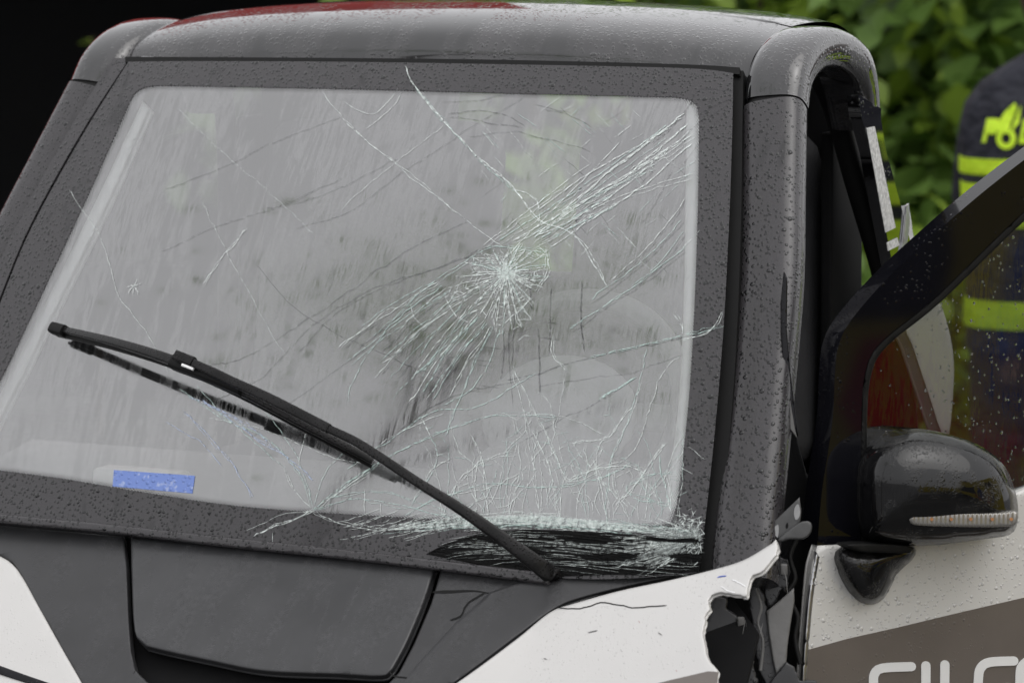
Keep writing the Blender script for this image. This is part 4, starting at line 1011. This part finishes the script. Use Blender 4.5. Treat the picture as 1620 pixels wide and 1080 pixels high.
for k in range(1100):
    c = rs.choice(cl); d = Vector((rs.gauss(0, 1), rs.gauss(0, 1), rs.gauss(0, 1))).normalized()
    p = Vector(c[:3])+d*c[3]*rs.uniform(.4, 1.05); e = Matrix.Rotation(rs.uniform(0, 6.28), 3, 'Z') @ Matrix.Rotation(rs.gauss(-.4, .6), 3, 'X'); q = len(V)
    V += [p+e @ (v*rs.uniform(.7, 1.3)) for v in V0]; F += [tuple(i+q for i in f) for f in F0]
cw = mk('crown', V, F, 'leaf_mid', tr_); cw['kind'] = 'stuff'

# ---- people
def ell(z, hx, hy, cx_=0, cy_=0, n=28, ex=2.5):
    out = []
    for k in range(n):
        a = 2*math.pi*k/n; c, s_ = math.cos(a), math.sin(a)
        out.append((cx_+hx*math.copysign(abs(c)**(2/ex), c), cy_+hy*math.copysign(abs(s_)**(2/ex), s_), z))
    return out
TORSO = [(.80, .225, .145), (.95, .225, .15), (1.10, .228, .155), (1.25, .240, .16), (1.36, .246, .155), (1.42, .232, .14), (1.47, .195, .12), (1.515, .130, .098), (1.545, .080, .082), (1.575, .074, .078)]
def tors(z, grow=0):
    zs = [t_[0] for t_ in TORSO]; return np.interp(z, zs, [t_[1] for t_ in TORSO])+grow, np.interp(z, zs, [t_[2] for t_ in TORSO])+grow
def person(loc, rz, jacket, stripes, label, lettering, zb=1.326):
    p = empty('person', loc, rz); tag(p, label, 'person')
    # body: one continuous skin-grown figure
    J = {'pel': (0, 0, .97), 'sp': (0, 0, 1.18), 'ch': (0, 0, 1.40), 'nk': (0, .01, 1.54), 'hd': (0, .03, 1.65), 'top': (0, .02, 1.765)}
    Rd = {'pel': .125, 'sp': .12, 'ch': .125, 'nk': .055, 'hd': .088, 'top': .062}
    E_ = [('pel', 'sp'), ('sp', 'ch'), ('ch', 'nk'), ('nk', 'hd'), ('hd', 'top')]
    for sd_, n in ((-1, 'l'), (1, 'r')):
        J.update({n+'sh': (sd_*.15, .01, 1.40), n+'el': (sd_*.195, .12, 1.17), n+'wr': (sd_*.17, .30, 1.12), n+'hn': (sd_*.14, .38, 1.12), n+'hp': (sd_*.10, 0, .92), n+'kn': (sd_*.12, .02, .50), n+'an': (sd_*.13, -.02, .09), n+'to': (sd_*.15, .14, .04)})
        Rd.update({n+'sh': .045, n+'el': .045, n+'wr': .03, n+'hn': .032, n+'hp': .09, n+'kn': .06, n+'an': .042, n+'to': .035})
        E_ += [('ch', n+'sh'), (n+'sh', n+'el'), (n+'el', n+'wr'), (n+'wr', n+'hn'), ('pel', n+'hp'), (n+'hp', n+'kn'), (n+'kn', n+'an'), (n+'an', n+'to')]
        for i, (dx, dz, ln) in enumerate(((.03, .0, .055), (.012, .012, .065), (-.008, .014, .07), (-.026, .01, .06))):
            a_, b_ = n+'f%da' % i, n+'f%db' % i
            J[a_] = (sd_*(.14+dx*.8), .43, 1.12+dz); J[b_] = (sd_*(.13+dx*.8), .43+ln*.6, 1.10+dz); Rd[a_] = .010; Rd[b_] = .008; E_ += [(n+'hn', a_), (a_, b_)]
        J[n+'t'] = (sd_*.095, .40, 1.145); Rd[n+'t'] = .011; E_.append((n+'hn', n+'t'))
    J['ns'] = (0, .135, 1.635); Rd['ns'] = .014; E_.append(('hd', 'ns'))
    ks = list(J); me = bpy.data.meshes.new('body'); me.from_pydata([J[k] for k in ks], [(ks.index(a), ks.index(b)) for a, b in E_], [])
    me.materials.append(MT['skin']); bo_ = bpy.data.objects.new('body', me); col.objects.link(bo_); bo_.parent = p
    sk = bo_.modifiers.new('skin', 'SKIN'); sk.use_smooth_shade = True
    for i, k in enumerate(ks): me.skin_vertices[0].data[i].radius = (Rd[k], Rd[k]); me.skin_vertices[0].data[i].use_root = (k == 'pel')
    su = bo_.modifiers.new('subd', 'SUBSURF'); su.levels = 2; su.render_levels = 2
    zs = sorted(set([t_[0] for t_ in TORSO]+[.87, 1.02, 1.17, 1.31, 1.41, 1.465, 1.51]))
    jk = loft('jacket', [ell(z, *tors(z)) for z in zs], jacket, p)
    for sd_ in (-1, 1):
        tube('sleeve', cr3([(sd_*.11, .01, 1.43), (sd_*.172, .03, 1.375), (sd_*.200, .10, 1.20), (sd_*.195, .18, 1.15), (sd_*.17, .29, 1.12)], 6), [.072-.0012*i for i in range(25)], jacket, p, 12)
        tube('trouser_leg', cr3([(sd_*.10, 0, .96), (sd_*.115, .01, .5), (sd_*.13, -.02, .07)], 6), [.118-.0035*i for i in range(13)], 'cloth_navy', p, 14)
        box('boot', (sd_*.14, .05, .05), (.10, .28, .10), 'shoe', p, bev=.035)
    loft('hair', [ell(z, a_, b_, 0, .012) for z, a_, b_ in ((1.625, .083, .085), (1.67, .096, .104), (1.72, .092, .10), (1.765, .07, .08), (1.795, .03, .035))], 'hair', p)
    for z0, z1 in stripes:
        loft('reflective_band', [ell(z, *tors(z, .004+(.002 if 0 < i < 2 else 0))) for i, z in enumerate((z0, z0+.006, z1-.006, z1))], 'hi_vis', p)
    if lettering:
        def back(x, z, g=.006):      # point on the back (facing -y locally)
            hx, hy = tors(z); u = min(.97, abs(x)/hx); return (x, -(hy+.0)*(1-u**2.5)**(1/2.5)-g, z)
        def plate(name, poly):
            P, T, d = tri2d([lin([(x*1000, -z*1000) for x, z in poly], 8)], 12, 0)
            f_ = [back(q[0]/1000, -q[1]/1000) for q in P]; b_ = [back(q[0]/1000, -q[1]/1000, .002) for q in P]; n = len(P)
            mk(name, f_+b_, [tuple(t_) for t_ in T], 'hi_vis', jk, False)
        H_ = .060
        def ital(pts, x0, w): return [(x0-.060+a*w+b*.25*.05, zb+b*H_) for a, b in pts]
        plate('letter', ital([(0, 0), (.28, 0), (.28, .36), (.75, .36), (1, .55), (1, .85), (.8, 1), (0, 1)], -.136, .034))
        plate('letter', ital([(0, 0), (1, 0), (1, .22), (.3, .22), (.3, 1), (0, 1)], -.048, .030))
        plate('letter', ital([(0, 0), (1, 0), (1, 1), (0, 1)], -.010, .010))
        plate('letter', ital([(.36, 0), (.64, 0), (.64, .78), (1, .78), (1, 1), (0, 1), (0, .78), (.36, .78)], .012, .034))
        plate('letter', ital([(0, 0), (1, 0), (1, 1), (0, 1)], .056, .010))
        plate('letter', ital([(0, 0), (1, 0), (1, .22), (.3, .22), (.3, .4), (.85, .4), (.85, .6), (.3, .6), (.3, .78), (1, .78), (1, 1), (0, 1)], .078, .030))
        ex_, ez = -.138, zb
        ringp = [(ex_+.024*math.cos(a), ez+.012+.027*math.sin(a)) for a in np.linspace(R(60), R(-240), 20)]
        ringi = [(ex_+.011*math.cos(a), ez+.012+.013*math.sin(a)) for a in np.linspace(R(-240), R(60), 20)]
        plate('emblem', ringp+ringi)
        plate('emblem', [(ex_-.020, ez+.03), (ex_+.006, ez+.022), (ex_+.012, ez+.05), (ex_+.026, ez+.085), (ex_+.022, ez+.10), (ex_-.002, ez+.078), (ex_-.016, ez+.055)])
        for k in range(3): plate('emblem', [(ex_+.010+.006*k, ez+.025+.014*k), (ex_+.032+.002*k, ez+.052+.016*k), (ex_+.034+.001*k, ez+.066+.014*k), (ex_+.013+.005*k, ez+.036+.014*k)])
    return p
po = at(1672, 300, 9.0)
person((po[0], po[1], 0), -YAW+R(-4), 'cloth_navy', [(1.245, 1.285), (1.115, 1.222), (.86, .93)], 'police officer in navy jacket with neon yellow bands, back turned', True)
person((1.52, 3.05, 0), R(-21), 'cloth_navy', [(1.285, 1.335), (1.165, 1.25), (.86, .93)], 'second police officer in navy and neon jacket beside the rear of the car', True, 1.385)
ap = (3.75, .42)
person((ap[0], ap[1], 0), R(100), 'cloth_blue', [(.86, .92)], 'person in blue jacket standing beside the yellow ambulance', False)

# ---- ambulance parked to the right (seen in the door's glass and paint)
am = empty('ambulance', (4.4, 0, 0)); tag(am, 'yellow ambulance with red and blue stripes parked beside the car', 'ambulance')
prf = [(-2.3, .35), (-2.35, .75), (-2.25, 1.05), (-1.55, 1.35), (-1.0, 2.05), (-.75, 2.45), (3.3, 2.5), (3.4, 2.3), (3.4, .35)]
bm = bmesh.new(); A_ = [bm.verts.new((0, y, z)) for y, z in prf]; B2 = [bm.verts.new((1.95, y, z)) for y, z in prf]
for i in range(len(prf)): j = (i+1) % len(prf); bm.faces.new((A_[i], A_[j], B2[j], B2[i]))
bm.faces.new(A_[::-1]); bm.faces.new(B2); bmesh.ops.recalc_face_normals(bm, faces=bm.faces)
bmesh.ops.bevel(bm, geom=bm.edges[:], offset=.06, segments=3, affect='EDGES'); from_bm('bodywork', bm, 'amb_yellow', am)
def side_plate(name, pts, mat, th=.006):
    n = len(pts); V = [(-th, y, z) for y, z in pts]+[(.002, y, z) for y, z in pts]
    F = [tuple(range(n)), tuple(range(n, 2*n))[::-1]]+[(i, i+n, (i+1) % n+n, (i+1) % n) for i in range(n)]
    bm = bmesh.new(); vs = [bm.verts.new(v) for v in V]
    for f in F: bm.faces.new([vs[i] for i in f])
    bmesh.ops.recalc_face_normals(bm, faces=bm.faces); return from_bm(name, bm, mat, am, False)
side_plate('side_window', [(-1.45, 1.22), (-.06, 1.22), (-.02, 1.36), (-.06, 1.95), (-.92, 1.95)], 'dark_glass')
side_plate('side_window', [(1.2, 1.65), (2.2, 1.65), (2.2, 2.1), (1.2, 2.1)], 'dark_glass')
def mp(px, py): return (-.24+(px-1375)*.00163, 1.14-(py-560)*.00157)  # stripe outlines shaped for their reflection in the door glass
side_plate('red_stripe', [mp(*q) for q in [(1330, 640), (1370, 540), (1415, 535), (1445, 570), (1500, 680), (1640, 690), (1900, 690), (1900, 790), (1400, 790)]], 'amb_red')
side_plate('blue_stripe', [mp(*q) for q in [(1535, 560), (1560, 500), (1600, 510), (1625, 560), (1630, 640), (1600, 678), (1555, 650)]], 'amb_blue', .007)
side_plate('red_stripe', [(.6, .80), (.9, .80), (1.5, 1.45), (1.2, 1.45)], 'amb_red'); side_plate('blue_stripe', [(1.1, .80), (1.4, .80), (2.0, 1.45), (1.7, 1.45)], 'amb_blue')
side_plate('door_seam', [(.27, .45), (.278, .45), (.278, 2.2), (.27, 2.2)], 'rubber', .004); side_plate('door_seam', [(-1.0, .45), (-.992, .45), (-.992, 1.36), (-1.0, 1.36)], 'rubber', .004)
side_plate('sill_trim', [(-1.4, .38), (2.2, .38), (2.2, .48), (-1.4, .48)], 'rubber', .02)
for wy in (-1.65, 2.35):
    w = empty('wheel', (.10, wy, .34)); w.parent = am
    for nm, r1, dp, mt in (('tyre', .34, .26, 'tyre'), ('rim', .21, .27, 'steel')):
        bm = bmesh.new(); bmesh.ops.create_cone(bm, cap_ends=True, segments=32, radius1=r1, radius2=r1, depth=dp)
        bmesh.ops.rotate(bm, cent=(0, 0, 0), matrix=Matrix.Rotation(R(90), 3, 'Y'), verts=bm.verts); from_bm(nm, bm, mt, w)
box('beacon_bar', (.97, -.45, 2.53), (1.5, .25, .12), 'amb_blue', am, bev=.03)
